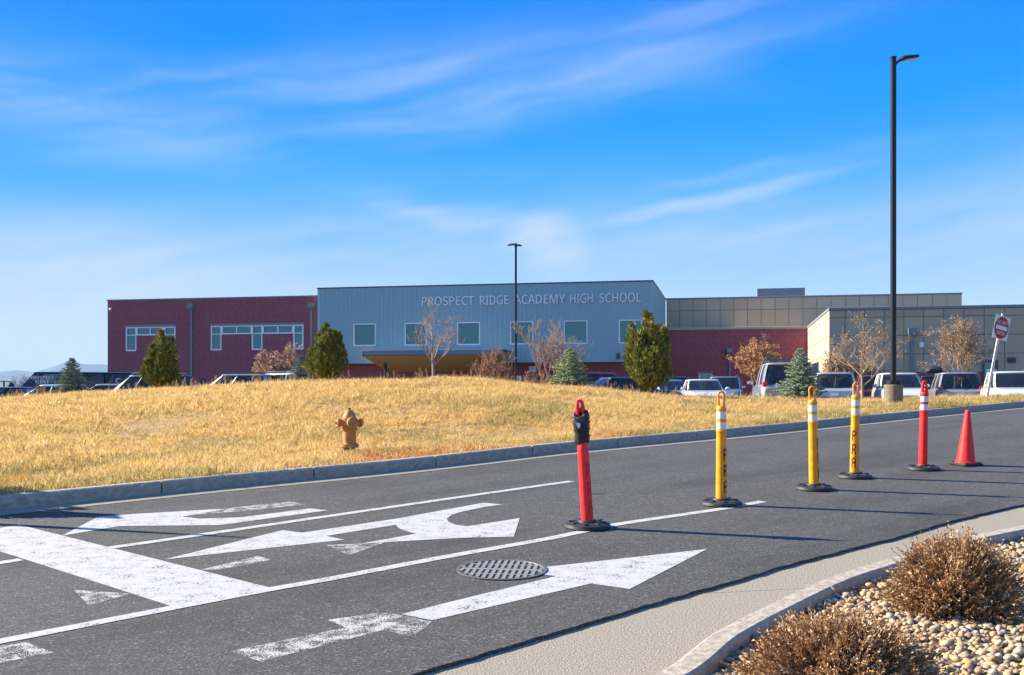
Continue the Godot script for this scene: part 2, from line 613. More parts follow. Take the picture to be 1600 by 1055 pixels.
# poured kerb lengths with open joints; the front face runs along `line`, the kerb lies on its side `dir`
func kerb_sections(line: Array, parent: Node3D, high: float, wide: float, step: float, dir: float, below: float, m: Material):
	var run := 0.0
	var ring_rows := []
	for i in line.size():
		var p: Vector3 = line[i]
		var sd := -side_of(line, i) * dir
		var y := prof(-p.z)
		var ring := []
		for q in [[0.0, below], [0.008, high - 0.03], [0.018, high - 0.010], [0.036, high], [wide - 0.02, high + 0.002], [wide - 0.004, high - 0.012], [wide, below]]:
			var r: Vector3 = p + sd * q[0]
			r.y = y + q[1]
			ring.append(r)
		if i > 0: run += Vector2(p.x - line[i - 1].x, p.z - line[i - 1].z).length()
		if run > step and ring_rows.size() > 2:
			var s := Shape.new()
			s.loft(ring_rows, true)
			obj("kerb_section", s, m, parent)
			var gap := []
			for k in ring.size(): gap.append(ring_rows[-1][k].lerp(ring[k], 0.25))
			ring_rows = [gap, ring]
			run = 0.0
		else:
			ring_rows.append(ring)
	var s2 := Shape.new()
	s2.loft(ring_rows, true)
	obj("kerb_section", s2, m, parent)

func pebble_mesh(seed_: int) -> ArrayMesh:
	var rn := RandomNumberGenerator.new()
	rn.seed = seed_
	var s := Shape.new()
	var sq := Vector3(rn.randf_range(0.8, 1.25), rn.randf_range(0.55, 0.8), rn.randf_range(0.75, 1.0))
	var rings := []
	var ph := rn.randf() * TAU
	for i in 6:
		var a := -PI / 2 + PI * i / 5.0
		var ring := []
		for k in 8:
			var b := TAU * k / 8.0
			var r := 1.0 + 0.12 * sin(b * 2 + ph) + 0.07 * sin(b * 3 + i + ph)
			ring.append(Vector3(cos(b) * cos(a) * r, sin(a), sin(b) * cos(a) * r) * sq)
		rings.append(ring)
	s.smooth_loft(rings, true, false)
	return s.mesh()

func gravel(bed: Node3D):
	var rn := RandomNumberGenerator.new()
	rn.seed = 401
	var shapes := []
	for k in 7: shapes.append(pebble_mesh(500 + k))
	var tones := [[0.46, 0.34, 0.19], [0.52, 0.43, 0.30], [0.40, 0.26, 0.14], [0.58, 0.50, 0.38], [0.32, 0.23, 0.16], [0.50, 0.34, 0.16], [0.40, 0.36, 0.31], [0.54, 0.38, 0.21]]
	var mats := []
	for t in tones:
		var m := mat(t[0], t[1], t[2], 0.75)
		world_tex(m, grain(600 + mats.size(), 0.06, Color(0.78, 0.78, 0.78), Color.WHITE, 64), 0.11)
		mats.append(m)
	var spots := []
	for k in 42000:
		var x := rn.randf_range(0.5, 5.2)
		var z := -rn.randf_range(3.6, 9.5)
		if k > 33000:
			x = rn.randf_range(-1.0, 10.0)
			z = -rn.randf_range(0.5, 13.0)
		# stay on the bed's side of the kerb
		if not on_bed(x, z): continue
		var r := rn.randf_range(0.011, 0.025) * (1.3 if rn.randf() < 0.12 else 1.0)
		spots.append([x, z, r])
	var seen := []
	var rest := []
	for q in spots:
		var px: float = 800.0 + q[0] / -q[1] * 1600.0
		var py: float = 530.2 + 1600.0 * 1.56 / -q[1]
		if seen.size() < 300 and px < 1600 and py < 1055 and q[2] > 0.017 and rn.randf() < 0.5: seen.append(q)
		else: rest.append(q)
	var place := func(q):
		var b := Basis.from_euler(Vector3(rn.randf_range(-0.5, 0.5), rn.randf() * TAU, rn.randf_range(-0.5, 0.5))).scaled(Vector3.ONE * q[2])
		return Transform3D(b, Vector3(q[0], prof(-q[1]) + 0.058 + q[2] * rn.randf_range(0.1, 1.0), q[1]))
	for q in seen:
		var o := put("pebble", shapes[rn.randi() % 7], mats[rn.randi() % 8], bed)
		o.transform = place.call(q)
	var mm := MultiMesh.new()
	mm.transform_format = MultiMesh.TRANSFORM_3D
	mm.use_colors = true
	mm.mesh = shapes[2]
	mm.instance_count = rest.size()
	for i in rest.size():
		mm.set_instance_transform(i, place.call(rest[i]))
		var t: Array = tones[rn.randi() % 8]
		var k := rn.randf_range(0.8, 1.12)
		mm.set_instance_color(i, Color(t[0] * k * 0.92, t[1] * k * 0.87, t[2] * k * 0.78))
	var g := MultiMeshInstance3D.new()
	g.multimesh = mm
	var gm := StandardMaterial3D.new()
	gm.vertex_color_use_as_albedo = true
	gm.roughness = 0.75
	g.material_override = gm
	g.name = "gravel"
	g.set_meta("kind", "stuff")
	bed.add_child(g)

func on_bed(x: float, z: float) -> bool:
	var best := 1e9
	var bi := 0
	for i in range(60, 560, 8):
		var p: Vector3 = bed_line[i]
		var d := (p.x - x) * (p.x - x) + (p.z - z) * (p.z - z)
		if d < best: best = d; bi = i
	var sd := side_of(bed_line, bi)
	var p: Vector3 = bed_line[bi]
	return (x - p.x) * sd.x + (z - p.z) * sd.z > 0.17

func build_paint():
	var s := Shape.new()
	stripe([[-160, 1034], [0, 1003], [272, 950], [425, 921], [500, 908], [700, 870], [850, 843.5], [897, 834], [961, 820.5], [1125, 796], [1192, 784]], 0.10, 0.0035, s, 1)
	var o := struct("lane_line", s, M.paint)
	s = Shape.new()
	stripe([[169, 857], [312, 836.5], [500, 809], [700, 780], [850, 758.5], [893, 752.5]], 0.10, 0.0035, s, 2)
	struct("lane_line", s, M.paint)
	s = Shape.new()
	stripe([[-140, 902], [-60, 890], [0, 880], [33, 875]], 0.10, 0.0035, s, 3)
	struct("lane_line", s, M.paint)
	s = Shape.new()
	paint([[31, 820.6], [425, 919.5], [272, 949], [0, 862], [-90, 838], [-60, 834]], 0.0015, s)
	struct("stop_bar", s, M.paint)
	var arrows := [
		[[97, 837.5], [153, 808], [203, 804], [340, 796], [352, 796], [285, 808], [312, 811], [375, 809], [484, 795], [512, 798], [344, 821], [187, 822.5]],
		[[256, 875], [441, 829], [472, 833], [616, 811.5], [756, 786], [786, 789], [760, 792], [741, 796], [720, 800.5], [706, 805], [698, 811], [701, 816], [712, 820.5], [730, 823], [812, 810], [803, 839], [720, 841], [650, 845], [562, 850.5], [650, 834.5], [632, 830], [622, 825], [619, 820.6], [509, 838], [538, 844], [350, 864.5]],
		[[1105, 858.5], [984, 921], [923.6, 912.5], [675, 970], [627, 960.5], [700, 942], [869, 901], [828, 895.5], [852, 886.6]],
	]
	for a in arrows:
		s = Shape.new()
		paint(a, 0.0025, s)
		struct("painted_arrow", s, M.paint)
	var old := [
		[[359, 1018], [406, 1034], [600, 985], [645, 995], [675, 972], [627, 962], [600, 957], [512, 969], [540, 981]],
		[[288, 806], [350, 795], [450, 784], [478, 788], [400, 797], [340, 802]],
		[[41, 1004], [83, 1020], [0, 1036], [-90, 1052], [-90, 1026], [0, 1010]],
		[[115, 922], [205, 928], [138, 946]],
		[[303, 893], [403, 869], [423, 875], [344, 890]],
		[[510, 852], [600, 848], [545, 868]],
	]
	for a in old:
		s = Shape.new()
		paint(a, 0.001, s)
		struct("faded_paint", s, M.worn)

func build_crack():
	var s := Shape.new()
	paint([[921, 772.2], [930, 770.8], [941, 771.2], [952, 769.6], [945, 771.9], [934, 772.6]], 0.0015, s)
	struct("road_crack", s, M.iron_dark)

func build_hill():
	var pts := []
	# along the kerb top
	for i in range(0, 700, 50):
		var p: Vector3 = kerb_line[i] - side_of(far_edge, i) * 0.3
		pts.append(Vector3(p.x, prof(-p.z) + 0.135, p.z))
	# survey of the berm: heading, height line, distance
	for q in [[-500, 648, 22], [-250, 638, 24], [0, 629.5, 25], [60, 622, 25.5], [150, 616.5, 26], [300, 609, 26.5], [450, 602, 27], [600, 597.5, 27.5], [700, 596, 28], [850, 605, 28], [950, 615, 28], [1012, 620, 28], [1100, 625, 28], [1250, 626, 28.5], [1400, 628, 28.5], [1540, 624, 29], [1660, 621, 30], [1900, 619, 33],
		[546, 712, 14], [300, 735, 13], [100, 748, 12.5], [750, 705, 14.6], [900, 690, 17], [1396, 638, 25], [1200, 655, 20.5], [1050, 655, 20],
		[546, 648, 20], [300, 655, 19.5], [100, 665, 18.5], [780, 645, 20.5]]:
		pts.append(at(q[0], q[1], q[2]))
	for x in [-26.0, -16.0, -6.0, 4.0, 14.0, 24.0]:
		pts.append(Vector3(x, lot_y(x) - 0.05, -37.0))
		pts.append(Vector3(x, lot_y(x) - 0.25, -43.0))
	tp_solve(pts)
	hg.resize(HNX * HNZ)
	for j in HNZ:
		for i in HNX:
			hg[j * HNX + i] = tp(HX0 + i * 0.5, HZ0 + j * 0.5)
	# the sheet starts at the back of the kerb
	var s := Shape.new()
	s.tinted = true
	var nz := FastNoiseLite.new()
	nz.seed = 51; nz.frequency = 0.22; nz.fractal_octaves = 4
	var rows := []
	for i in range(0, 700, 3):
		var row := []
		var k: Vector3 = kerb_line[i] - side_of(far_edge, i) * 0.13
		for j in 70:
			var t := j / 69.0
			var d := 34.0 * t * t * 0.75 + 34.0 * 0.25 * t
			var p := k + Vector3(-0.38, 0, -0.925) * d
			var edge := prof(-k.z) + 0.10
			var y := lerpf(edge, hill(p.x, p.z), smoothstep(0.0, 1.2, d)) + 0.02 * nz.get_noise_2d(p.x * 4, p.z * 4) * smoothstep(0.0, 0.5, d)
			row.append(Vector3(p.x, y, p.z))
		rows.append(row)
	for i in rows.size() - 1:
		for j in 69:
			var p: Vector3 = rows[i][j]
			var g := nz.get_noise_2d(p.x, p.z)
			s.col = Color(0.95 + 0.2 * g, 0.95 + 0.12 * g, 0.95)
			s.quad(rows[i][j], rows[i][j + 1], rows[i + 1][j + 1], rows[i + 1][j])
	struct("grass_berm", s, M.soil)

func on_hill(x: float, z: float) -> float:
	# distance behind the far kerb, negative on the road
	var best := 1e9
	var bi := 0
	for i in range(0, 700, 7):
		var p: Vector3 = kerb_line[i]
		var d := (p.x - x) * (p.x - x) + (p.z - z) * (p.z - z)
		if d < best: best = d; bi = i
	var sd := side_of(far_edge, bi)
	var q: Vector3 = kerb_line[bi]
	return -((x - q.x) * sd.x + (z - q.z) * sd.z)

func tuft_mesh(seed_: int, blades: int, high: float, spread: float, wide: float) -> ArrayMesh:
	var rn := RandomNumberGenerator.new()
	rn.seed = seed_
	var s := Shape.new()
	s.tinted = true
	for k in blades:
		var a := rn.randf() * TAU
		var p := Vector3(cos(a), 0, sin(a)) * spread * sqrt(rn.randf())
		var h := high * rn.randf_range(0.45, 1.1)
		var out := Vector3(cos(a + rn.randf_range(-1, 1)), 0, sin(a + rn.randf_range(-1, 1))) * h * rn.randf_range(0.2, 0.9)
		var b := rn.randf() * TAU
		var side := Vector3(cos(b), 0, sin(b)) * wide
		var mid := p + Vector3(0, h * 0.62, 0) + out * 0.35
		var tip := p + Vector3(0, h, 0) + out
		var c := rn.randf_range(0.75, 1.15)
		s.col = Color(c, c * rn.randf_range(0.93, 1.03), c * rn.randf_range(0.8, 1.0))
		s.tri(p - side, p + side, mid + side * 0.7)
		s.tri(p - side, mid + side * 0.7, mid - side * 0.7)
		s.tri(mid - side * 0.7, mid + side * 0.7, tip)
	return s.mesh()

func scatter(called: String, mesh_: Mesh, xf: Array, cols: Array, label: String, category: String):
	var mm := MultiMesh.new()
	mm.transform_format = MultiMesh.TRANSFORM_3D
	mm.use_colors = true
	mm.mesh = mesh_
	mm.instance_count = xf.size()
	for i in xf.size():
		mm.set_instance_transform(i, xf[i])
		mm.set_instance_color(i, cols[i])
	var g := MultiMeshInstance3D.new()
	g.multimesh = mm
	g.material_override = M.blade
	g.name = numbered(called)
	add_child(g)
	g.set_meta("kind", "stuff")
	tag(g, label, category)

func build_grass():
	var m := StandardMaterial3D.new()
	m.vertex_color_use_as_albedo = true
	m.roughness = 0.85
	m.backlight_enabled = true
	m.backlight = Color(0.95, 0.95, 0.95)
	M.blade = m
	var rn := RandomNumberGenerator.new()
	rn.seed = 909
	var patch := FastNoiseLite.new()
	patch.seed = 61; patch.frequency = 0.30; patch.fractal_octaves = 4
	var rust := FastNoiseLite.new()
	rust.seed = 62; rust.frequency = 0.16; rust.fractal_octaves = 3
	var xf := [[], [], []]
	var cols := [[], [], []]
	for k in 275000:
		var d := 8.5 + 24.5 * pow(rn.randf(), 0.85)
		var x := rn.randf_range(-0.60, 0.60) * d
		var z := -d
		var off := on_hill_fast(x, z)
		if off < (0.06 if rn.randf() < 0.12 else 0.16): continue
		if d > 24.0 and rn.randf() < 0.35: continue
		var g := patch.get_noise_2d(x, z)
		var r := rust.get_noise_2d(x, z)
		if g < -0.15 and rn.randf() < 0.32: continue
		if r < -0.25 and rn.randf() < 0.25: continue
		var size := rn.randf_range(0.75, 1.3) * (1.0 + 0.25 * smoothstep(18.0, 28.0, d)) * (1.0 + 0.8 * g)
		var straw := Color(0.82, 0.58, 0.22)
		if rn.randf() < 0.25: straw = Color(0.86, 0.69, 0.38)
		if rn.randf() < 0.14: straw = Color(0.44, 0.29, 0.12)
		var green := clampf(0.75 * exp(-off / 1.1) * smoothstep(-2.0, 4.0, x) + 0.75 * smoothstep(0.05, 0.40, patch.get_noise_2d(x * 0.8 + 40, z * 0.8)) * smoothstep(11.0, 3.0, off) - 0.03, 0.0, 0.8)
		if rn.randf() < green: straw = straw.lerp(Color(0.30, 0.29, 0.10), 0.65)
		var rusty := smoothstep(-0.15, 0.22, r) * smoothstep(4.5, 0.4, off) * smoothstep(3.0, -1.0, x)
		if rn.randf() < rusty: straw = Color(0.62, 0.28, 0.09)
		var f := rn.randf_range(0.8, 1.15)
		var edge := smoothstep(0.0, 1.2, off - 0.15)
		var y := lerpf(prof(-z) + 0.10, hill(x, z), edge) - 0.012
		var v := rn.randi() % 3
		xf[v].append(Transform3D(Basis.from_euler(Vector3(rn.randf_range(-0.25, 0.25), rn.randf() * TAU, rn.randf_range(-0.25, 0.25))).scaled(Vector3(size, size * rn.randf_range(0.6, 1.15), size)), Vector3(x, y, z)))
		cols[v].append(Color(straw.r * f, straw.g * f, straw.b * f))
	var names := ["short straw coloured dry grass covering the berm", "bent straw coloured dry grass mixed over the berm", "thin upright dry grass mixed over the berm"]
	scatter("dry_grass", tuft_mesh(1, 13, 0.085, 0.075, 0.0045), xf[0], cols[0], names[0], "grass")
	scatter("dry_grass", tuft_mesh(2, 12, 0.07, 0.085, 0.005), xf[1], cols[1], names[1], "grass")
	scatter("dry_grass", tuft_mesh(3, 11, 0.10, 0.06, 0.004), xf[2], cols[2], names[2], "grass")
	# tall seeding weeds along the crest
	var s := Shape.new()
	s.tinted = true
	var w := RandomNumberGenerator.new()
	w.seed = 5
	for k in 6:
		var a := w.randf() * TAU
		var lean := Vector3(cos(a), 0, sin(a)) * w.randf_range(0.03, 0.14)
		var h := w.randf_range(0.22, 0.42)
		var base := Vector3(cos(a), 0, sin(a)) * 0.03
		s.col = Color(0.95, 0.9, 0.8)
		s.tube([base, base + Vector3(0, h * 0.5, 0) + lean * 0.3, base + Vector3(0, h, 0) + lean], [0.003, 0.0025, 0.0015], 3, false)
		for j in 12:
			var q := base + Vector3(0, h * w.randf_range(0.72, 1.04), 0) + lean * w.randf_range(0.7, 1.05)
			var b := w.randf() * TAU
			var e := Vector3(cos(b), w.randf_range(0.2, 0.9), sin(b)) * w.randf_range(0.009, 0.020)
			s.col = Color(0.85, 0.75, 0.62) * w.randf_range(0.7, 1.2)
			s.tri(q, q + e + Vector3(0, 0.006, 0), q + e - Vector3(0.005, 0.008, 0.005))
			s.tri(q, q + e.rotated(Vector3.UP, 1.2), q + e + Vector3(0, 0.01, 0))
	var wx := []
	var wc := []
	for k in 1700:
		var d := rn.randf_range(26.5, 33.0)
		var x := rn.randf_range(-0.58, 0.58) * d
		if patch.get_noise_2d(x * 1.5 + 70, -d * 1.5) < 0.0: continue
		if on_hill_fast(x, -d) < 0.5: continue
		var sz := rn.randf_range(0.35, 0.95) * lerpf(1.0, 0.5, smoothstep(4.0, 9.0, x))
		wx.append(Transform3D(Basis(Vector3.UP, rn.randf() * TAU).scaled(Vector3.ONE * sz), Vector3(x, hill(x, -d) - 0.02, -d)))
		var f := rn.randf_range(0.7, 1.1)
		wc.append(Color(0.62 * f, 0.47 * f, 0.26 * f))
	scatter("dry_weeds", s.mesh(), wx, wc, "taller brown seeding weeds along the crest of the berm", "weeds")

var oh := PackedFloat32Array()
func on_hill_fast(x: float, z: float) -> float:
	if oh.is_empty():
		oh.resize(HNX * HNZ)
		for j in HNZ:
			for i in HNX:
				oh[j * HNX + i] = on_hill(HX0 + i * 0.5, HZ0 + j * 0.5)
	var fx := clampf((x - HX0) * 2.0, 0.0, HNX - 1.001)
	var fz := clampf((z - HZ0) * 2.0, 0.0, HNZ - 1.001)
	var i := int(fx)
	var j := int(fz)
	fx -= i; fz -= j
	var o := j * HNX + i
	return lerpf(lerpf(oh[o], oh[o + 1], fx), lerpf(oh[o + HNX], oh[o + HNX + 1], fx), fz)

# ------------------------------------------------------------------ the school
# the school's own axes: x along the front to the right, z out of the front, y up from the car park
var school: Node3D
func rect_wall(s: Shape, x0: float, x1: float, y0: float, y1: float, z: float, holes: Array, reveal: float):
	var xs := [x0, x1]
	var ys := [y0, y1]
	for h in holes:
		for v in [h[0], h[1]]:
			if not xs.has(v): xs.append(v)
		for v in [h[2], h[3]]:
			if not ys.has(v): ys.append(v)
	xs.sort(); ys.sort()
	for i in xs.size() - 1:
		for j in ys.size() - 1:
			var mx: float = (xs[i] + xs[i + 1]) / 2
			var my: float = (ys[j] + ys[j + 1]) / 2
			var open := false
			for h in holes:
				if mx > h[0] and mx < h[1] and my > h[2] and my < h[3]: open = true
			if open: continue
			s.quad(Vector3(xs[i], ys[j + 1], z), Vector3(xs[i + 1], ys[j + 1], z), Vector3(xs[i + 1], ys[j], z), Vector3(xs[i], ys[j], z))
	for h in holes:
		s.quad(Vector3(h[0], h[2], z), Vector3(h[0], h[3], z), Vector3(h[0], h[3], z - reveal), Vector3(h[0], h[2], z - reveal))
		s.quad(Vector3(h[1], h[2], z), Vector3(h[1], h[3], z), Vector3(h[1], h[3], z - reveal), Vector3(h[1], h[2], z - reveal))
		s.quad(Vector3(h[0], h[3], z), Vector3(h[1], h[3], z), Vector3(h[1], h[3], z - reveal), Vector3(h[0], h[3], z - reveal))
		s.quad(Vector3(h[0], h[2], z), Vector3(h[1], h[2], z), Vector3(h[1], h[2], z - reveal), Vector3(h[0], h[2], z - reveal))

func block(called: String, x0: float, x1: float, y0: float, y1: float, z0: float, z1: float, holes: Array, m: Material) -> MeshInstance3D:
	var s := Shape.new()
	rect_wall(s, x0, x1, y0, y1, z1, holes, 0.16)
	s.quad(Vector3(x0, y0, z0), Vector3(x0, y1, z0), Vector3(x0, y1, z1), Vector3(x0, y0, z1))
	s.quad(Vector3(x1, y0, z1), Vector3(x1, y1, z1), Vector3(x1, y1, z0), Vector3(x1, y0, z0))
	s.quad(Vector3(x0, y1, z1), Vector3(x0, y1, z0), Vector3(x1, y1, z0), Vector3(x1, y1, z1))
	s.quad(Vector3(x0, y0, z0), Vector3(x0, y0, z1), Vector3(x1, y0, z1), Vector3(x1, y0, z0))
	s.quad(Vector3(x1, y0, z0), Vector3(x1, y1, z0), Vector3(x0, y1, z0), Vector3(x0, y0, z0))
	return obj(called, s, m, school)

func window(x0: float, x1: float, y0: float, y1: float, z: float, bars: Array, m: Material, thick := 0.10):
	var s := Shape.new()
	var d := 0.10
	s.box(x0, x1, y1 - thick, y1, z - d, z + 0.025)
	s.box(x0, x1, y0, y0 + thick, z - d, z + 0.025)
	s.box(x0, x0 + thick, y0 + thick, y1 - thick, z - d, z + 0.022)
	s.box(x1 - thick, x1, y0 + thick, y1 - thick, z - d, z + 0.022)
	for b in bars:
		if b[0] == 0: s.box(b[1] - thick * 0.4, b[1] + thick * 0.4, y0 + thick, y1 - thick, z - d, z + 0.018)
		else: s.box(x0 + thick, x1 - thick, b[1] - thick * 0.4, b[1] + thick * 0.4, z - d, z + 0.014)
	var w := obj("window", s, m, school)
	s = Shape.new()
	s.quad(Vector3(x0, y1, z - 0.08), Vector3(x1, y1, z - 0.08), Vector3(x1, y0, z - 0.08), Vector3(x0, y0, z - 0.08))
	obj("pane", s, M.glass, w)

func downspout(x: float, z: float, head_y: float, foot_y: float, big: float):
	var s := Shape.new()
	s.loft([[Vector3(x - big * 0.35, head_y - big, z), Vector3(x + big * 0.35, head_y - big, z), Vector3(x + big * 0.35, head_y - big, z + big * 0.6), Vector3(x - big * 0.35, head_y - big, z + big * 0.6)],
		[Vector3(x - big * 0.5, head_y - big * 0.7, z), Vector3(x + big * 0.5, head_y - big * 0.7, z), Vector3(x + big * 0.5, head_y - big * 0.7, z + big * 0.8), Vector3(x - big * 0.5, head_y - big * 0.7, z + big * 0.8)],
		[Vector3(x - big * 0.5, head_y, z), Vector3(x + big * 0.5, head_y, z), Vector3(x + big * 0.5, head_y, z + big * 0.8), Vector3(x - big * 0.5, head_y, z + big * 0.8)]], true)
	s.box(x - 0.09, x + 0.09, foot_y, head_y - big, z + 0.04, z + 0.18)
	obj("downspout", s, M.grey_trim, school)

func coping(x0: float, x1: float, y: float, z0: float, z1: float, h: float, m: Material):
	var s := Shape.new()
	s.bevel_box(Transform3D(Basis.IDENTITY, Vector3((x0 + x1) / 2, y + h / 2, (z0 + z1) / 2)), Vector3(x1 - x0, h, z1 - z0), 0.02)
	obj("coping", s, m, school)

func brick_tex() -> ImageTexture:
	var im := Image.create(128, 128, true, Image.FORMAT_RGB8)
	var rn := RandomNumberGenerator.new()
	rn.seed = 3
	for row in 16:
		for k in 9:
			var f := rn.randf_range(0.72, 1.2)
			var c := lin(0.37 * f, 0.088 * f, 0.105 * f)
			im.fill_rect(Rect2i(k * 16 - (8 if row % 2 else 0), row * 8, 15, 7), c)
			im.fill_rect(Rect2i(k * 16 - (8 if row % 2 else 0) + 15, row * 8, 1, 7), lin(0.25, 0.14, 0.14))
		im.fill_rect(Rect2i(0, row * 8 + 7, 128, 1), lin(0.25, 0.14, 0.14))
	im.generate_mipmaps()
	return ImageTexture.create_from_image(im)

func build_school():
	var brick := StandardMaterial3D.new()
	brick.roughness = 0.85
	brick.albedo_texture = brick_tex()
	brick.uv1_triplanar = true
	brick.uv1_scale = Vector3.ONE / 1.2
	M.brick = brick
	M.metal_wall = mat(0.29, 0.46, 0.485, 0.45)
	M.metal_seam = mat(0.36, 0.54, 0.56, 0.4)
	M.grey_trim = mat(0.21, 0.24, 0.26, 0.5)
	M.dark_trim = mat(0.05, 0.065, 0.075, 0.5)
	M.frame_white = mat(0.92, 0.93, 0.92, 0.45)
	M.tan_a = mat(0.49, 0.40, 0.27, 0.85)
	M.tan_b = mat(0.47, 0.385, 0.26, 0.85)
	M.tan_c = mat(0.51, 0.42, 0.285, 0.85)
	M.tan_groove = mat(0.22, 0.18, 0.13, 0.9)
	M.glass = mat(0.05, 0.145, 0.16, 0.06, 0.7)
	M.glass.metallic_specular = 0.9
	var wood := mat(1, 1, 1, 0.6)
	world_tex(wood, grain(71, 0.05, lin(0.60, 0.33, 0.09), lin(0.88, 0.56, 0.18), 128), 2.2)
	M.wood = wood
	school = thing("school_building", "long two storey school with brick wings, blue grey metal block and tan panels", "school", Vector3(11.275, LOT, -82.0), -0.2094)

	# --- blue grey metal block with its six square windows
	var gw := [[-25.36, -23.35], [-20.79, -18.83], [-16.22, -14.24], [-11.69, -9.76], [-7.21, -5.26], [-2.72, -0.87]]
	var holes := []
	for g in gw: holes.append([g[0], g[1], 4.77, 6.68])
	var grey := block("metal_block", -28.61, 0.0, 3.28, 9.72, -16.4, 0.0, holes, M.metal_wall)
	for g in gw: window(g[0], g[1], 4.77, 6.68, -0.05, [], M.frame_white, 0.09)
	coping(-28.67, 0.06, 9.72, -16.46, 0.06, 0.10, M.dark_trim)
	var k := 0
	var x := -28.40
	while x < -0.1:
		var cuts := [[3.28, 9.72]]
		for g in gw:
			if x > g[0] - 0.05 and x < g[1] + 0.05: cuts = [[3.28, 4.74], [6.71, 9.72]]
		for c in cuts:
			var s := Shape.new()
			s.box(x - 0.025, x + 0.025, c[0] + 0.01, c[1] - 0.01, 0.0, 0.045)
			obj("seam", s, M.metal_seam, grey)
		x += 0.41
	var zz := -16.0
	while zz < -0.2:
		var s := Shape.new()
		s.box(0.0, 0.045, 3.30, 9.70, zz - 0.025, zz + 0.025)
		obj("seam", s, M.metal_seam, grey)
		zz += 0.41
	# small dark louvres on the side of the block
	for q in [[-5.2, 6.1], [-8.4, 5.9]]:
		var s := Shape.new()
		s.box(0.05, 0.09, q[1] - 0.5, q[1] + 0.4, q[0] - 0.35, q[0] + 0.35)
		obj("louvre", s, M.dark_trim, school)
	var sp := Shape.new()
	sp.bevel_box(Transform3D(Basis.IDENTITY, Vector3(-2.75, 3.75, 0.18)), Vector3(0.22, 0.5, 0.3), 0.03)
	obj("wall_light", sp, M.dark_trim, school)

	# --- raised lettering
	var font := SystemFont.new()
	font.font_names = PackedStringArray(["Droid Sans"])
	for w in [["PROSPECT", 658.0, 741.0], ["RIDGE", 749.0, 796.0], ["ACADEMY", 804.0, 883.0], ["HIGH", 890.0, 928.0], ["SCHOOL", 936.0, 1002.0]]:
		var u0 := front_u(w[1])
		var u1 := front_u(w[2])
		var word: String = w[0]
		var total := font.get_string_size(word, HORIZONTAL_ALIGNMENT_LEFT, -1, 64).x
		for i in word.length():
			var a := font.get_string_size(word.substr(0, i), HORIZONTAL_ALIGNMENT_LEFT, -1, 64).x if i > 0 else 0.0
			var tm := TextMesh.new()
			tm.font = font
			tm.font_size = 64
			tm.text = word[i]
			tm.pixel_size = 0.0158
			tm.depth = 0.08
			tm.horizontal_alignment = HORIZONTAL_ALIGNMENT_LEFT
			tm.vertical_alignment = VERTICAL_ALIGNMENT_BOTTOM
			var o := put("letter", tm, M.frame_white, school)
			var fit := (u1 - u0) / (total * 0.0158)
			o.scale = Vector3(fit, 1.0, 1.0)
			o.position = Vector3(u0 + a / total * (u1 - u0), 7.84, 0.10)

	# --- left brick wing
	var ribbons := [[-47.32, -42.37, [[-47.32, -46.24], [-43.51, -42.37]], [-45.9, -44.8]], [-38.95, -30.16, [[-38.95, -37.90], [-35.03, -34.00], [-31.12, -30.16]], [-36.45, -32.55]]]
	holes = []
	for r in ribbons:
		holes.append([r[0], r[1], 5.95, 6.72])
		for t in r[2]: holes.append([t[0], t[1], 4.55, 5.95])
	block("brick_wing", -49.13, -28.62, 0.0, 9.10, -22.0, -0.6, holes, M.brick)
	coping(-49.2, -28.62, 9.10, -22.06, -0.52, 0.14, M.grey_trim)
	for r in ribbons:
		var last: float = r[0]
		for t in r[2]:
			if t[0] > last + 0.1:
				window(last, t[0], 5.95, 6.72, -0.64, [[0, (last + t[0]) / 2]], M.frame_white, 0.11)
			window(t[0], t[1], 4.55, 6.72, -0.64, [[1, 5.98]], M.frame_white, 0.12)
			last = t[1]
		var lint := Shape.new()
		lint.box(r[0] - 0.05, r[1] + 0.05, 6.72, 6.90, -0.62, -0.54)
		obj("lintel", lint, M.grey_trim, school)
	downspout(-40.75, -0.6, 8.72, 0.0, 0.55)
	downspout(-29.39, -0.6, 8.55, 0.0, 0.50)
	var cs := Shape.new()
	cs.lathe([[0.02, -0.11], [0.10, -0.07], [0.12, 0.0], [0.09, 0.06]], 10, Vector3(-48.75, 8.35, -0.45))
	cs.box(-48.8, -48.7, 8.40, 8.50, -0.6, -0.40)
	obj("camera_dome", cs, M.frame_white, school)
	cs = Shape.new()
	cs.lathe([[0.28, 0.0], [0.28, 0.10], [0.2, 0.14]], 14, Vector3(-39.7, 1.85, -0.6), Basis(Vector3.RIGHT, PI / 2))
	obj("wall_vent", cs, M.dark_trim, school)

	# --- recessed ground floor under the metal block
	holes = [[-11.9, -11.0, 0.0, 2.2], [-10.75, -9.6, 0.9, 2.1]]
	block("ground_floor", -28.5, -0.4, 0.0, 3.26, -15.0, -1.4, holes, M.brick)
	window(-11.9, -11.0, 0.0, 2.2, -1.45, [], M.frame_white)
	window(-10.75, -9.6, 0.9, 2.1, -1.45, [[0, -10.2]], M.frame_white)
	var sg := Shape.new()
	sg.box(-10.35, -9.75, 2.55, 3.0, -1.39, -1.35)
	obj("wall_plaque", sg, M.frame_white, school)
	var tm2 := TextMesh.new()
	tm2.font = font; tm2.font_size = 32; tm2.text = "PE"; tm2.pixel_size = 0.008; tm2.depth = 0.01
	put("plaque_lettering", tm2, M.dark_trim, school, Vector3(-10.05, 2.77, -1.34))

	# --- entrance canopy with its timber soffit
	var cz := 4.0
	var top_y := 4.22
	var s2 := Shape.new()
	s2.bevel_box(Transform3D(Basis.IDENTITY, Vector3(-17.3, top_y - 0.2, cz - 0.12)), Vector3(11.7, 0.42, 0.24), 0.02)
	s2.box(-23.15, -11.45, top_y - 0.05, top_y, 0.06, cz - 0.24)
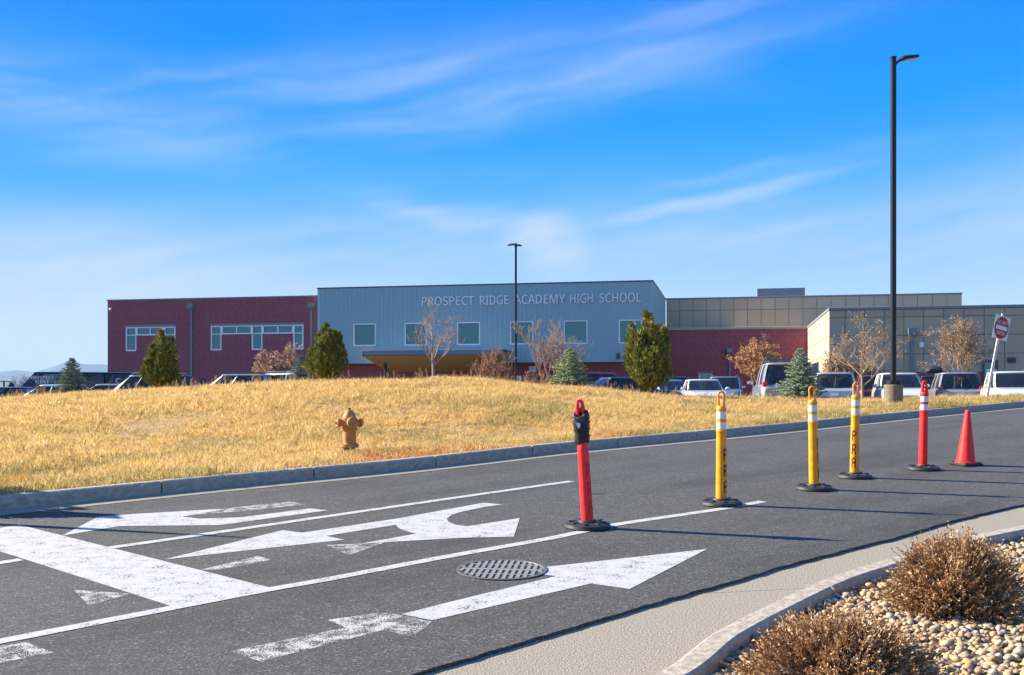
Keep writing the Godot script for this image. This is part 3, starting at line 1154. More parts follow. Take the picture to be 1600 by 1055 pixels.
	obj("canopy_fascia", s2, M.grey_trim, school)
	s2 = Shape.new()
	var a0 := Vector3(-23.1, top_y - 0.43, cz - 0.05)
	var a1 := Vector3(-11.5, top_y - 0.43, cz - 0.05)
	var a2 := Vector3(-12.2, 2.55, -1.35)
	var a3 := Vector3(-22.7, 2.55, -1.35)
	s2.quad(a0, a1, a2, a3)
	s2.quad(a0, a3, Vector3(a3.x, top_y - 0.06, a3.z), Vector3(a0.x, top_y - 0.06, a0.z))
	s2.quad(a1, a2, Vector3(a2.x, top_y - 0.06, a2.z), Vector3(a1.x, top_y - 0.06, a1.z))
	obj("canopy_soffit", s2, M.wood, school)
	for px in [-21.6, -13.0]:
		s2 = Shape.new()
		s2.tube([Vector3(px, 0, 1.9), Vector3(px - 0.25, 3.25, 1.9)], [0.13, 0.13], 10)
		obj("column", s2, M.dark_metal, school)

	# --- tan panels set back above, low brick wall, and the tan wing in front
	tan_wall(0.1, 26.55, 6.85, 9.72, -16.4, [6.85, 8.62, 9.72], 1.26, 0.0)
	coping(0.0, 26.6, 9.72, -30.0, -16.34, 0.14, M.grey_trim)
	var s3 := Shape.new()
	s3.box(8.6, 13.0, 9.0, 10.75, -20.5, -18.0)
	obj("roof_unit", s3, M.grey_trim, school)
	var red := block("brick_wall", 0.05, 13.1, 0.0, 6.45, -16.0, -11.0, [[3.3, 4.5, 1.3, 2.5]], M.brick)
	coping(0.05, 13.1, 6.45, -16.2, -10.9, 0.22, M.tan_c)
	window(3.3, 4.5, 1.3, 2.5, -11.05, [], M.frame_white)
	var lt := Shape.new()
	lt.box(3.2, 4.6, 2.5, 2.68, -11.02, -10.94)
	obj("lintel", lt, M.grey_trim, school)
	downspout(6.05, -11.0, 4.75, 0.0, 0.5)
	tan_wing()

# where the front plane of the metal block crosses a column of the survey sketch
func front_u(px: float) -> float:
	var kx := (px - 800.0) / 1600.0
	return (kx * 82.0 - 11.275) / (0.97815 + kx * 0.20791)

func tan_wall(x0: float, x1: float, y0: float, y1: float, z: float, rows: Array, step: float, phase: float):
	var s := Shape.new()
	s.box(x0, x1, y0, y1, z - 13.0, z - 0.05)
	obj("wall", s, M.tan_groove, school)
	var mats := [M.tan_a, M.tan_b, M.tan_c]
	var rn := RandomNumberGenerator.new()
	rn.seed = int(x1 * 10)
	for j in rows.size() - 1:
		var x := x0 - phase
		while x < x1 - 0.05:
			var xa := maxf(x, x0)
			var xb := minf(x + step, x1)
			if xb - xa > 0.1:
				var p := Shape.new()
				p.box(xa + 0.025, xb - 0.025, rows[j] + 0.025, rows[j + 1] - 0.025, z - 0.048, z)
				obj("panel", p, mats[rn.randi() % 3], school)
			x += step

func tan_wing():
	var z := 9.0
	var x0 := 12.74
	var x1 := 36.0
	var s := Shape.new()
	s.box(x0 + 0.05, x1, 0.0, 6.45, -24.0, z - 0.05)
	obj("wall", s, M.tan_groove, school)
	var rows := [2.15, 3.42, 4.68, 5.94, 6.45]
	var mats := [M.tan_a, M.tan_b, M.tan_c]
	var rn := RandomNumberGenerator.new()
	rn.seed = 8
	var cols := [x0]
	var x := x0 + 1.05
	while x < x1:
		cols.append(x)
		x += 1.27
	cols.append(x1)
	for j in rows.size() - 1:
		for i in cols.size() - 1:
			var p := Shape.new()
			p.box(cols[i] + (0.0 if i == 0 else 0.022), cols[i + 1] - 0.022, rows[j] + 0.022, rows[j + 1] - 0.022, z - 0.048, z)
			obj("panel", p, mats[rn.randi() % 3], school)
	# the sunlit return wall
	var zc := z
	while zc > -11.0:
		for j in rows.size() - 1:
			var p := Shape.new()
			p.box(x0, x0 + 0.048, rows[j] + 0.022, rows[j + 1] - 0.022, maxf(zc - 2.5, -11.0) + 0.022, zc - (0.05 if zc == z else 0.022))
			obj("panel", p, mats[rn.randi() % 3], school)
		zc -= 2.5
	s = Shape.new()
	s.box(x0 - 0.02, x1, 0.0, 2.13, -10.95, z + 0.04)
	obj("brick_base", s, M.brick, school)
	coping(x0 - 0.06, x1, 6.45, -24.0, z + 0.08, 0.20, M.grey_trim)
	s = Shape.new()
	s.box(28.0, 31.0, 6.6, 7.3, -4.0, 0.0)
	obj("roof_unit", s, M.grey_trim, school)
	downspout(18.1, z, 5.15, 0.3, 0.55)
	s = Shape.new()
	s.bevel_box(Transform3D(Basis.IDENTITY, Vector3(18.72, 4.02, z + 0.1)), Vector3(0.28, 0.36, 0.2), 0.04)
	obj("wall_light", s, M.frame_white, school)
	s = Shape.new()
	s.bevel_box(Transform3D(Basis.IDENTITY, Vector3(24.35, 2.95, z + 0.1)), Vector3(0.5, 0.35, 0.2), 0.04)
	obj("wall_light", s, M.dark_trim, school)
	# a framed glazed door with a notice on it
	s = Shape.new()
	for b in [[22.55, 22.68, 0.0, 2.95], [23.37, 23.5, 0.0, 2.95], [22.68, 23.37, 2.82, 2.95]]:
		s.box(b[0], b[1], b[2], b[3], z + 0.04, z + 0.12)
	var d := obj("door", s, M.dark_trim, school)
	s = Shape.new()
	s.box(22.68, 23.37, 0.0, 2.82, z + 0.045, z + 0.07)
	obj("pane", s, M.glass, d)
	s = Shape.new()
	s.box(22.8, 23.28, 1.9, 2.35, z + 0.075, z + 0.085)
	obj("notice", s, M.frame_white, d)

# ------------------------------------------------------------------ posts on the road
const FONT := {"P": ["1110", "1001", "1001", "1110", "1000", "1000", "1000"], "R": ["1110", "1001", "1001", "1110", "1010", "1001", "1001"], "A": ["0110", "1001", "1001", "1111", "1001", "1001", "1001"]}

func letters_round(s: Shape, word: String, radius: Callable, top: float, gap: float, cell: float, heading: float):
	var y := top
	for ch in word:
		var rows: Array = FONT[ch]
		for r in 7:
			for c in 4:
				if rows[r][c] != "1": continue
				var ya := y - r * cell * 1.35
				var yb := ya - cell * 1.42
				var ra: float = radius.call(ya) + 0.0015
				var rb: float = radius.call(yb) + 0.0015
				var a0 := heading + (c - 2.02) * cell / ra
				var a1 := heading + (c - 0.98) * cell / ra
				s.quad(Vector3(sin(a0) * ra, ya, cos(a0) * ra), Vector3(sin(a1) * ra, ya, cos(a1) * ra), Vector3(sin(a1) * rb, yb, cos(a1) * rb), Vector3(sin(a0) * rb, yb, cos(a0) * rb))
		y -= gap

func post_base(parent: Node3D, turn: float):
	var s := Shape.new()
	s.lathe([[0.198, 0.0], [0.205, 0.012], [0.198, 0.036], [0.155, 0.048], [0.085, 0.052], [0.08, 0.066], [0.062, 0.068]], 8, Vector3.ZERO, Basis(Vector3.UP, turn))
	var b := obj("base", s, M.black_rubber, parent)
	s = Shape.new()
	for k in 8:
		var a := TAU * k / 8 + turn + PI / 8
		s.box_t(Transform3D(Basis(Vector3.UP, a), Vector3(cos(a) * 0.135, 0.053, -sin(a) * 0.135)), Vector3(0.05, 0.008, 0.018))
	obj("rib", s, M.black_rubber, b)

func delineator(label: String, foot: Vector3, kind: String, lean: float, letter_heading: float, turn: float, covered := false):
	var t := thing("delineator_post", label, "traffic post", foot, 0.0, "posts in a line along the lane")
	var tilt := Node3D.new()
	t.rotation = Vector3(atan(SLOPE) , 0, 0)
	tilt.free()
	post_base(t, turn)
	var colour: Material = M.post_yellow if kind == "yellow" else M.post_red
	var lb := Basis(Vector3.BACK, lean)
	var up := func(p: Array, nm: String, m: Material, seg := 28):
		var s := Shape.new()
		s.lathe(p, seg, Vector3(0, 0.05, 0), lb)
		return obj(nm, s, m, t)
	var r0 := 0.052
	var r1 := 0.047
	if covered:
		up.call([[0.054, 0.0], [0.056, 0.012], [r0, 0.02], [0.0475, 0.62], [0.043, 0.66], [0.04, 0.80]], "tube", colour)
	else:
		up.call([[0.054, 0.0], [0.056, 0.012], [r0, 0.02], [r1, 0.655], [0.051, 0.658], [0.0515, 0.672], [r1, 0.676], [0.0455, 0.678], [0.0455, 0.858], [0.049, 0.862], [0.049, 0.885], [0.040, 0.905], [0.032, 0.91]], "tube", colour)
		for b in [[0.684, 0.752], [0.785, 0.853]]:
			var s := Shape.new()
			s.lathe([[0.0462, b[0]], [0.0472, b[0] + 0.003], [0.0472, b[1] - 0.003], [0.0462, b[1]]], 28, Vector3(0, 0.05, 0), lb, false)
			obj("reflective_band", s, M.reflective, t)
	var hs := Shape.new()
	if kind == "yellow":
		# a loop handle
		var path := []
		var rad := []
		for k in 15:
			var a := -PI * 0.12 + PI * 1.24 * k / 14.0
			path.append(lb * Vector3(cos(a) * 0.030, 0.99 + 0.05 + sin(a) * 0.034 + 0.02, 0))
			rad.append(0.0105)
		path.push_front(lb * Vector3(0.026, 0.94, 0)); rad.push_front(0.012)
		path.append(lb * Vector3(-0.026, 0.94, 0)); rad.append(0.012)
		hs.tube(path, rad, 8)
	else:
		# a flat grip with a slot
		for sx: float in [-1.0, 1.0]:
			hs.tube([lb * Vector3(sx * 0.028, 0.83 if covered else 0.93, 0), lb * Vector3(sx * 0.024, 1.02, 0), lb * Vector3(sx * 0.017, 1.08, 0)], [0.018, 0.017, 0.013], 7)
		hs.tube([lb * Vector3(-0.018, 1.08, 0), lb * Vector3(0.018, 1.08, 0)], [0.014, 0.014], 8)
		hs.tube([lb * Vector3(-0.024, 1.015, 0), lb * Vector3(0.024, 1.015, 0)], [0.010, 0.010], 8)
		hs.box_t(Transform3D(lb, lb * Vector3(0, 0.90 if covered else 0.945, 0)), Vector3(0.075, 0.06, 0.05))
	obj("handle", hs, colour, t)
	if letter_heading > -90.0:
		var ls := Shape.new()
		letters_round(ls, "PRA", func(y): return lerpf(r0, r1, clampf(y / 0.655, 0.0, 1.0)), 0.50, 0.155, 0.0125, letter_heading)
		var o := obj("lettering", ls, M.faint_ink if covered else M.ink, t, Vector3(0, 0.05, 0))
		o.basis = lb
	return t

func build_posts():
	M.post_yellow = mat(1.0, 0.385, 0.0, 0.5)
	M.post_red = mat(1.0, 0.020, 0.018, 0.5)
	for k in ["post_yellow", "post_red"]:
		M[k].albedo_texture = grain(83, 0.03, Color(0.84, 0.80, 0.78), Color.WHITE, 128, 0.5)
		M[k].uv1_triplanar = true
		M[k].uv1_scale = Vector3.ONE * 2.2
		M[k].backlight_enabled = true
		M[k].backlight = Color(0.25, 0.25, 0.25)
	M.reflective = mat(0.72, 0.70, 0.72, 0.35)
	M.ink = mat(0.03, 0.015, 0.01, 0.7)
	M.faint_ink = mat(0.52, 0.010, 0.014, 0.6)
	M.bag = mat(0.014, 0.014, 0.016, 0.55)
	delineator("bright red post with a black bag tied over its top, leaning", rp(918, 824.5), "red", 0.065, 0.75, 0.2, true)
	delineator("yellow post with loop handle, standing next to the bagged red post", rp(1127, 789), "yellow", 0.01, 0.72, 0.4)
	delineator("yellow post between the two other yellow and red posts, letters turned to its edge", rp(1272, 765), "yellow", 0.035, 1.15, 0.1)
	delineator("yellow post with black letters facing the road, next to the white banded red post", rp(1335, 746.5), "yellow", 0.0, -0.55, 0.3)
	delineator("bright red post with two white reflective bands beside the traffic cone", rp(1442, 734), "red", 0.0, -99.0, 0.6)
	# bag tied over the first post
	var foot := rp(918, 824.5)
	var lb := Basis(Vector3.BACK, 0.065)
	var bag := thing("plastic_bag", "crumpled black bag wrapped round the top of the leaning red post", "bag", foot)
	bag.rotation = Vector3(atan(SLOPE), 0, 0)
	var s := Shape.new()
	var rings := []
	var nz := FastNoiseLite.new()
	nz.seed = 9; nz.frequency = 9.0
	for p in [[0.046, 0.69], [0.054, 0.692], [0.060, 0.72], [0.063, 0.77], [0.071, 0.83], [0.078, 0.875], [0.072, 0.925], [0.058, 0.965], [0.042, 0.975], [0.036, 0.95]]:
		var ring := []
		for k in 26:
			var a := TAU * k / 26
			var fold: float = 1.0 + 0.30 * nz.get_noise_3d(cos(a) * 0.1, p[1] * 0.6, sin(a) * 0.1) + 0.05 * sin(a * 5 + p[1] * 22)
			var dip: float = -0.055 * maxf(0.0, cos(a + 0.35)) * smoothstep(0.84, 0.95, p[1])
			ring.append(lb * Vector3(sin(a) * p[0] * fold, p[1] + 0.05 - 0.02 + dip, cos(a) * p[0] * fold * 0.85))
		rings.append(ring)
	s.smooth_loft(rings, true, false)
	obj("bag_body", s, M.bag, bag)
	s = Shape.new()
	for k in 3:
		var y := 0.92 - k * 0.055
		s.tube([lb * Vector3(-0.07, y + 0.03, 0.03), lb * Vector3(-0.02, y - 0.01, 0.069), lb * Vector3(0.035, y - 0.035, 0.066), lb * Vector3(0.075, y - 0.02, 0.02)], [0.004, 0.010, 0.010, 0.004], 6)
	obj("fold", s, M.bag, bag)
	s = Shape.new()
	s.quad(lb * Vector3(-0.045, 0.90, 0.064), lb * Vector3(-0.010, 0.905, 0.070), lb * Vector3(-0.016, 0.855, 0.076), lb * Vector3(-0.032, 0.852, 0.074))
	obj("white_lining", s, M.reflective, bag)

	# traffic cone
	var t := thing("traffic_cone", "red traffic cone on a flat black base", "traffic cone", rp(1509, 727))
	t.rotation = Vector3(atan(SLOPE), 0.35, 0)
	s = Shape.new()
	s.bevel_box(Transform3D(Basis.IDENTITY, Vector3(0, 0.018, 0)), Vector3(0.30, 0.036, 0.30), 0.012)
	for k in 4:
		s.box_t(Transform3D(Basis(Vector3.UP, k * PI / 2), Basis(Vector3.UP, k * PI / 2) * Vector3(0.11, 0.04, 0.11)), Vector3(0.03, 0.012, 0.03))
	obj("base", s, M.black_rubber, t)
	s = Shape.new()
	s.lathe([[0.130, 0.036], [0.128, 0.048], [0.112, 0.056], [0.030, 0.685], [0.026, 0.70], [0.018, 0.70]], 32)
	obj("cone", s, M.post_red, t)

	# manhole cover
	var c := rp(784, 891)
	t = thing("manhole_cover", "round iron manhole cover with raised blocks set in the asphalt", "manhole", c + Vector3(0, 0.003, 0))
	t.rotation = Vector3(atan(SLOPE), 0.0, 0)
	s = Shape.new()
	s.lathe([[0.315, 0.0], [0.315, 0.006], [0.292, 0.006], [0.289, 0.001]], 48, Vector3.ZERO, Basis.IDENTITY, false)
	obj("frame", s, M.iron, t)
	s = Shape.new()
	s.lathe([[0.288, -0.002], [0.288, 0.0015]], 48)
	obj("cover", s, M.iron_dark, t)
	var worn_iron := mat(0.27, 0.255, 0.225, 0.6, 0.2)
	var turn := Basis(Vector3.UP, -0.12)
	for i in range(-6, 7):
		var x := i * 0.0455
		var half := sqrt(maxf(0.0, 0.283 * 0.283 - x * x))
		for sg: float in [-1.0, 1.0]:
			if half < 0.06: continue
			s = Shape.new()
			s.bevel_box(Transform3D(turn, turn * Vector3(x, 0.003, sg * (0.022 + half) / 2)), Vector3(0.0265, 0.005, half - 0.022), 0.0015)
			obj("raised_bar", s, worn_iron, t)
	for q in [[0.0, 0.56, 0.040], [0.145, 0.46, 0.020], [-0.145, 0.46, 0.020]]:
		s = Shape.new()
		s.box_t(Transform3D(turn, turn * Vector3(0, 0.0022, q[0])), Vector3(q[1], 0.004, q[2]))
		obj("cross_bar", s, worn_iron, t)

# ------------------------------------------------------------------ fire hydrant
func build_hydrant():
	var m := mat(0.58, 0.28, 0.07, 0.6)
	M.hydrant = m
	world_tex(m, grain(81, 0.04, Color(0.80, 0.74, 0.66), Color.WHITE, 128), 0.5)
	var g := at(546, 712, 14.0)
	g.y = hill(g.x, g.z) + 0.03
	var t := thing("fire_hydrant", "weathered ochre fire hydrant standing in the dry grass near the kerb", "fire hydrant", g)
	t.scale = Vector3.ONE * 0.93
	var s := Shape.new()
	s.lathe([[0.085, -0.1], [0.085, 0.11]], 16)
	obj("foot", s, M.iron_dark, t)
	s = Shape.new()
	s.lathe([[0.128, 0.095], [0.132, 0.10], [0.132, 0.118], [0.125, 0.12], [0.132, 0.123], [0.132, 0.14], [0.10, 0.146], [0.098, 0.155], [0.096, 0.335], [0.100, 0.342], [0.118, 0.345], [0.118, 0.362], [0.112, 0.364], [0.118, 0.366], [0.118, 0.382], [0.104, 0.386], [0.108, 0.42], [0.112, 0.46], [0.108, 0.50], [0.094, 0.505]], 28)
	obj("barrel", s, m, t)
	s = Shape.new()
	s.lathe([[0.112, 0.503], [0.112, 0.518], [0.096, 0.524], [0.092, 0.55], [0.074, 0.60], [0.050, 0.635], [0.03, 0.642], [0.02, 0.644]], 12)
	var b := obj("bonnet", s, m, t)
	s = Shape.new()
	s.lathe([[0.021, 0.642], [0.018, 0.675], [0.012, 0.677]], 5)
	obj("operating_nut", s, M.iron_dark, b)
	var nozzle := func(dir: float, r: float, len: float, y: float, nm: String):
		var q := Shape.new()
		var bs := Basis(Vector3.UP, dir) * Basis(Vector3.RIGHT, PI / 2)
		q.lathe([[r * 0.8, 0.07], [r * 0.8, len - 0.055], [r, len - 0.05], [r * 1.03, len - 0.03], [r, len - 0.008], [r * 0.9, len]], 18, Vector3(0, y, 0), bs)
		q.lathe([[0.02, len], [0.017, len + 0.03], [0.011, len + 0.032]], 5, Vector3(0, y, 0), bs)
		return obj(nm, q, m, t)
	nozzle.call(-1.07, 0.062, 0.195, 0.455, "side_nozzle")
	nozzle.call(2.07, 0.062, 0.195, 0.455, "side_nozzle")
	nozzle.call(0.50, 0.088, 0.175, 0.455, "front_nozzle")
	for k in 8:
		var a := TAU * k / 8.0
		s = Shape.new()
		s.lathe([[0.013, 0.085], [0.013, 0.15], [0.008, 0.153]], 6, Vector3(cos(a) * 0.118, 0, sin(a) * 0.118))
		obj("bolt", s, M.iron, t)
	s = Shape.new()
	var ch := []
	var cr := []
	for k in 9:
		var q := k / 8.0
		ch.append(Vector3(0.15 - q * 0.05, 0.42 - sin(q * PI) * 0.10, 0.03 + q * 0.03))
		cr.append(0.004)
	s.tube(ch, cr, 5)
	obj("chain", s, M.iron, t)

# ------------------------------------------------------------------ lamp posts and signs
func lamp_head(t: Node3D, y: float, turn: float, reach: float, size: float, rise: float):
	var b := Basis(Vector3.UP, turn)
	var s := Shape.new()
	s.tube([Vector3(0, y - 0.12, 0) + b * Vector3(0.06, 0, 0), Vector3(0, y - 0.05, 0) + b * Vector3(reach * 0.6, 0, 0), Vector3(0, y, 0) + b * Vector3(reach, 0, 0)], [0.035, 0.03, 0.035], 8)
	obj("arm", s, M.dark_metal, t)
	s = Shape.new()
	var hb := b * Basis(Vector3.BACK, rise)
	var mid := Vector3(0, y + 0.02 + sin(rise) * size * 0.5, 0) + b * Vector3(reach + size * 0.45, 0, 0)
	s.bevel_box(Transform3D(hb, mid), Vector3(size, 0.075, size * 0.48), 0.025)
	for k in 5:
		s.box_t(Transform3D(hb, mid + hb * Vector3(-size * 0.35 + k * size * 0.1, 0.045, 0)), Vector3(0.012, 0.03, size * 0.36))
	var h := obj("lamp_head", s, M.dark_metal, t)
	s = Shape.new()
	s.box_t(Transform3D(hb, mid + hb * Vector3(size * 0.08, -0.039, 0)), Vector3(size * 0.62, 0.008, size * 0.36))
	obj("lens", s, M.lens, h)

func build_lamps():
	M.lens = mat(0.55, 0.50, 0.36, 0.3)
	M.pale_concrete = mat(0.45, 0.40, 0.33, 0.9)
	world_tex(M.pale_concrete, grain(91, 0.03, lin(0.33, 0.29, 0.235), lin(0.56, 0.50, 0.42), 128), 0.7)
	var g := at(1396, 639, 25.0)
	g.y = hill(g.x, g.z) - 0.03
	var t := thing("lamp_post", "tall dark lamp post with one flat head on a round concrete footing", "lamp post", g)
	var s := Shape.new()
	s.lathe([[0.225, 0.0], [0.225, 0.575], [0.21, 0.60]], 28)
	obj("footing", s, M.pale_concrete, t)
	s = Shape.new()
	s.bevel_box(Transform3D(Basis.IDENTITY, Vector3(0, 0.65, 0)), Vector3(0.27, 0.10, 0.27), 0.015)
	obj("base_cover", s, M.dark_metal, t)
	s = Shape.new()
	s.bevel_box(Transform3D(Basis.IDENTITY, Vector3(0, 4.62, 0)), Vector3(0.115, 7.9, 0.115), 0.012)
	obj("pole", s, M.dark_metal, t)
	s = Shape.new()
	s.bevel_box(Transform3D(Basis.IDENTITY, Vector3(0, 8.59, 0)), Vector3(0.13, 0.04, 0.13), 0.01)
	obj("pole_cap", s, M.dark_metal, t)
	lamp_head(t, 8.55, 0.25, 0.22, 0.48, 0.20)
	# the lamp post in the car park
	g = at(806, 600, 57.0)
	g.y = lot_y(g.x)
	t = thing("lamp_post", "slim dark lamp post with two heads before the metal block", "lamp post", g)
	s = Shape.new()
	s.lathe([[0.25, 0.0], [0.25, 0.60], [0.23, 0.63]], 20)
	obj("footing", s, M.pale_concrete, t)
	s = Shape.new()
	s.bevel_box(Transform3D(Basis.IDENTITY, Vector3(0, 4.85, 0)), Vector3(0.125, 8.5, 0.125), 0.012)
	obj("pole", s, M.dark_metal, t)
	lamp_head(t, 9.02, PI - 0.5, 0.10, 0.42, -0.04)
	lamp_head(t, 8.98, 0.6, 0.10, 0.30, -0.06)
	# far bell lamp at the edge of the car park
	g = at(6, 600, 62.0)
	g.y = lot_y(g.x)
	t = thing("lamp_post", "short lamp post with a hanging bell shade beyond the parked vans", "lamp post", g)
	s = Shape.new()
	s.tube([Vector3.ZERO, Vector3(0, 1.9, 0)], [0.07, 0.05], 8)
	s.tube([Vector3(-0.45, 1.86, 0), Vector3(0, 1.9, 0), Vector3(0.42, 1.86, 0)], [0.03, 0.035, 0.03], 6)
	obj("pole", s, M.dark_metal, t)
	s = Shape.new()
	s.lathe([[0.22, -0.25], [0.19, -0.12], [0.08, 0.0], [0.03, 0.06]], 12, Vector3(0.42, 1.80, 0))
	obj("lamp_shade", s, M.dark_metal, t)

	# do not enter sign, knocked askew
	g = at(1541, 617, 28.0)
	g.y = hill(g.x, g.z) - 0.05
	t = thing("road_sign", "leaning do not enter sign on a pale post in the dry grass", "road sign", g)
	var lean := Basis(Vector3.BACK, -0.19)
	t.basis = lean.scaled(Vector3.ONE * 1.06)
	M.sign_red = mat(0.36, 0.02, 0.035, 0.5)
	M.post_pale = mat(0.60, 0.60, 0.56, 0.5)
	s = Shape.new()
	s.box(-0.028, 0.028, 0.0, 2.3, -0.02, 0.02)
	obj("post", s, M.post_pale, t)
	var plate := Node3D.new()
	var face := Basis(Vector3.UP, 0.52)
	plate.free()
	s = Shape.new()
	s.bevel_box(Transform3D(face, Vector3(0, 1.93, 0) + face * Vector3(0, 0, 0.035)), Vector3(0.61, 0.61, 0.006), 0.0025)
	var sp := obj("sign_plate", s, M.white, t)
	s = Shape.new()
	s.lathe([[0.285, 0.0], [0.285, 0.002]], 40, Vector3(0, 1.93, 0) + face * Vector3(0, 0, 0.0385), face * Basis(Vector3.RIGHT, PI / 2))
	obj("red_disc", s, M.sign_red, sp)
	s = Shape.new()
	s.box_t(Transform3D(face, Vector3(0, 1.93, 0) + face * Vector3(0, 0, 0.042)), Vector3(0.46, 0.105, 0.002))
	obj("white_bar", s, M.white, sp)
	var font := SystemFont.new()
	font.font_names = PackedStringArray(["Droid Sans"])
	for q in [["DO NOT", 0.135], ["ENTER", -0.135]]:
		var tm := TextMesh.new()
		tm.font = font; tm.font_size = 48; tm.text = q[0]; tm.pixel_size = 0.0025; tm.depth = 0.002
		var o := put("lettering", tm, M.white, sp)
		o.transform = Transform3D(face, Vector3(0, 1.93 + q[1], 0) + face * Vector3(0, 0, 0.042))
	# two parking signs beyond the silver van
	for k in 2:
		g = at(1492 + k * 8, 600, 50.0)
		g.y = lot_y(g.x)
		t = thing("parking_sign", ["small blue white parking sign nearer the roof box, behind the silver van", "small blue white parking sign nearer the leaning sign, behind the silver van"][k], "sign", g, 0.3, "parking signs behind the silver van")
		s = Shape.new()
		s.box(-0.025, 0.025, 0.0, 2.0, -0.025, 0.0)
		obj("post", s, M.post_pale, t)
		s = Shape.new()
		s.bevel_box(Transform3D(Basis.IDENTITY, Vector3(0, 1.82, 0.008)), Vector3(0.24, 0.34, 0.006), 0.002)
		obj("sign_plate", s, M.sign_blue, t)

# ------------------------------------------------------------------ cars
# front along +x. dims: length, half width, roof height, belt height, bonnet height, belt from-to, roof from-to
const CARS := {
	"sedan": [4.7, 0.90, 1.45, 0.95, 0.88, -2.0, 0.95, -1.25, 0.10],
	"suv": [4.7, 0.94, 1.72, 1.08, 1.02, -2.25, 0.95, -1.95, 0.15],
	"minivan": [5.1, 0.99, 1.76, 1.05, 0.98, -2.48, 1.45, -2.20, 0.35],
	"van": [5.6, 1.02, 2.35, 1.35, 1.20, -2.74, 1.85, -2.66, 1.0],
	"big_suv": [5.2, 1.0, 1.90, 1.15, 1.12, -2.52, 1.05, -2.30, 0.30],
}

func side_ring(x: float, hw: float, y0: float, y1: float) -> Array:
	var r := []
	for q in [[0.80, 0.0], [0.97, 0.10], [1.0, 0.32], [0.995, 0.62], [0.975, 0.86], [0.93, 0.965], [0.80, 1.0]]:
		r.append(Vector3(x, y0 + (y1 - y0) * q[1], hw * q[0]))
	for q in [[0.80, 1.0], [0.93, 0.965], [0.975, 0.86], [0.995, 0.62], [1.0, 0.32], [0.97, 0.10], [0.80, 0.0]]:
		r.append(Vector3(x, y0 + (y1 - y0) * q[1], -hw * q[0]))
	return r

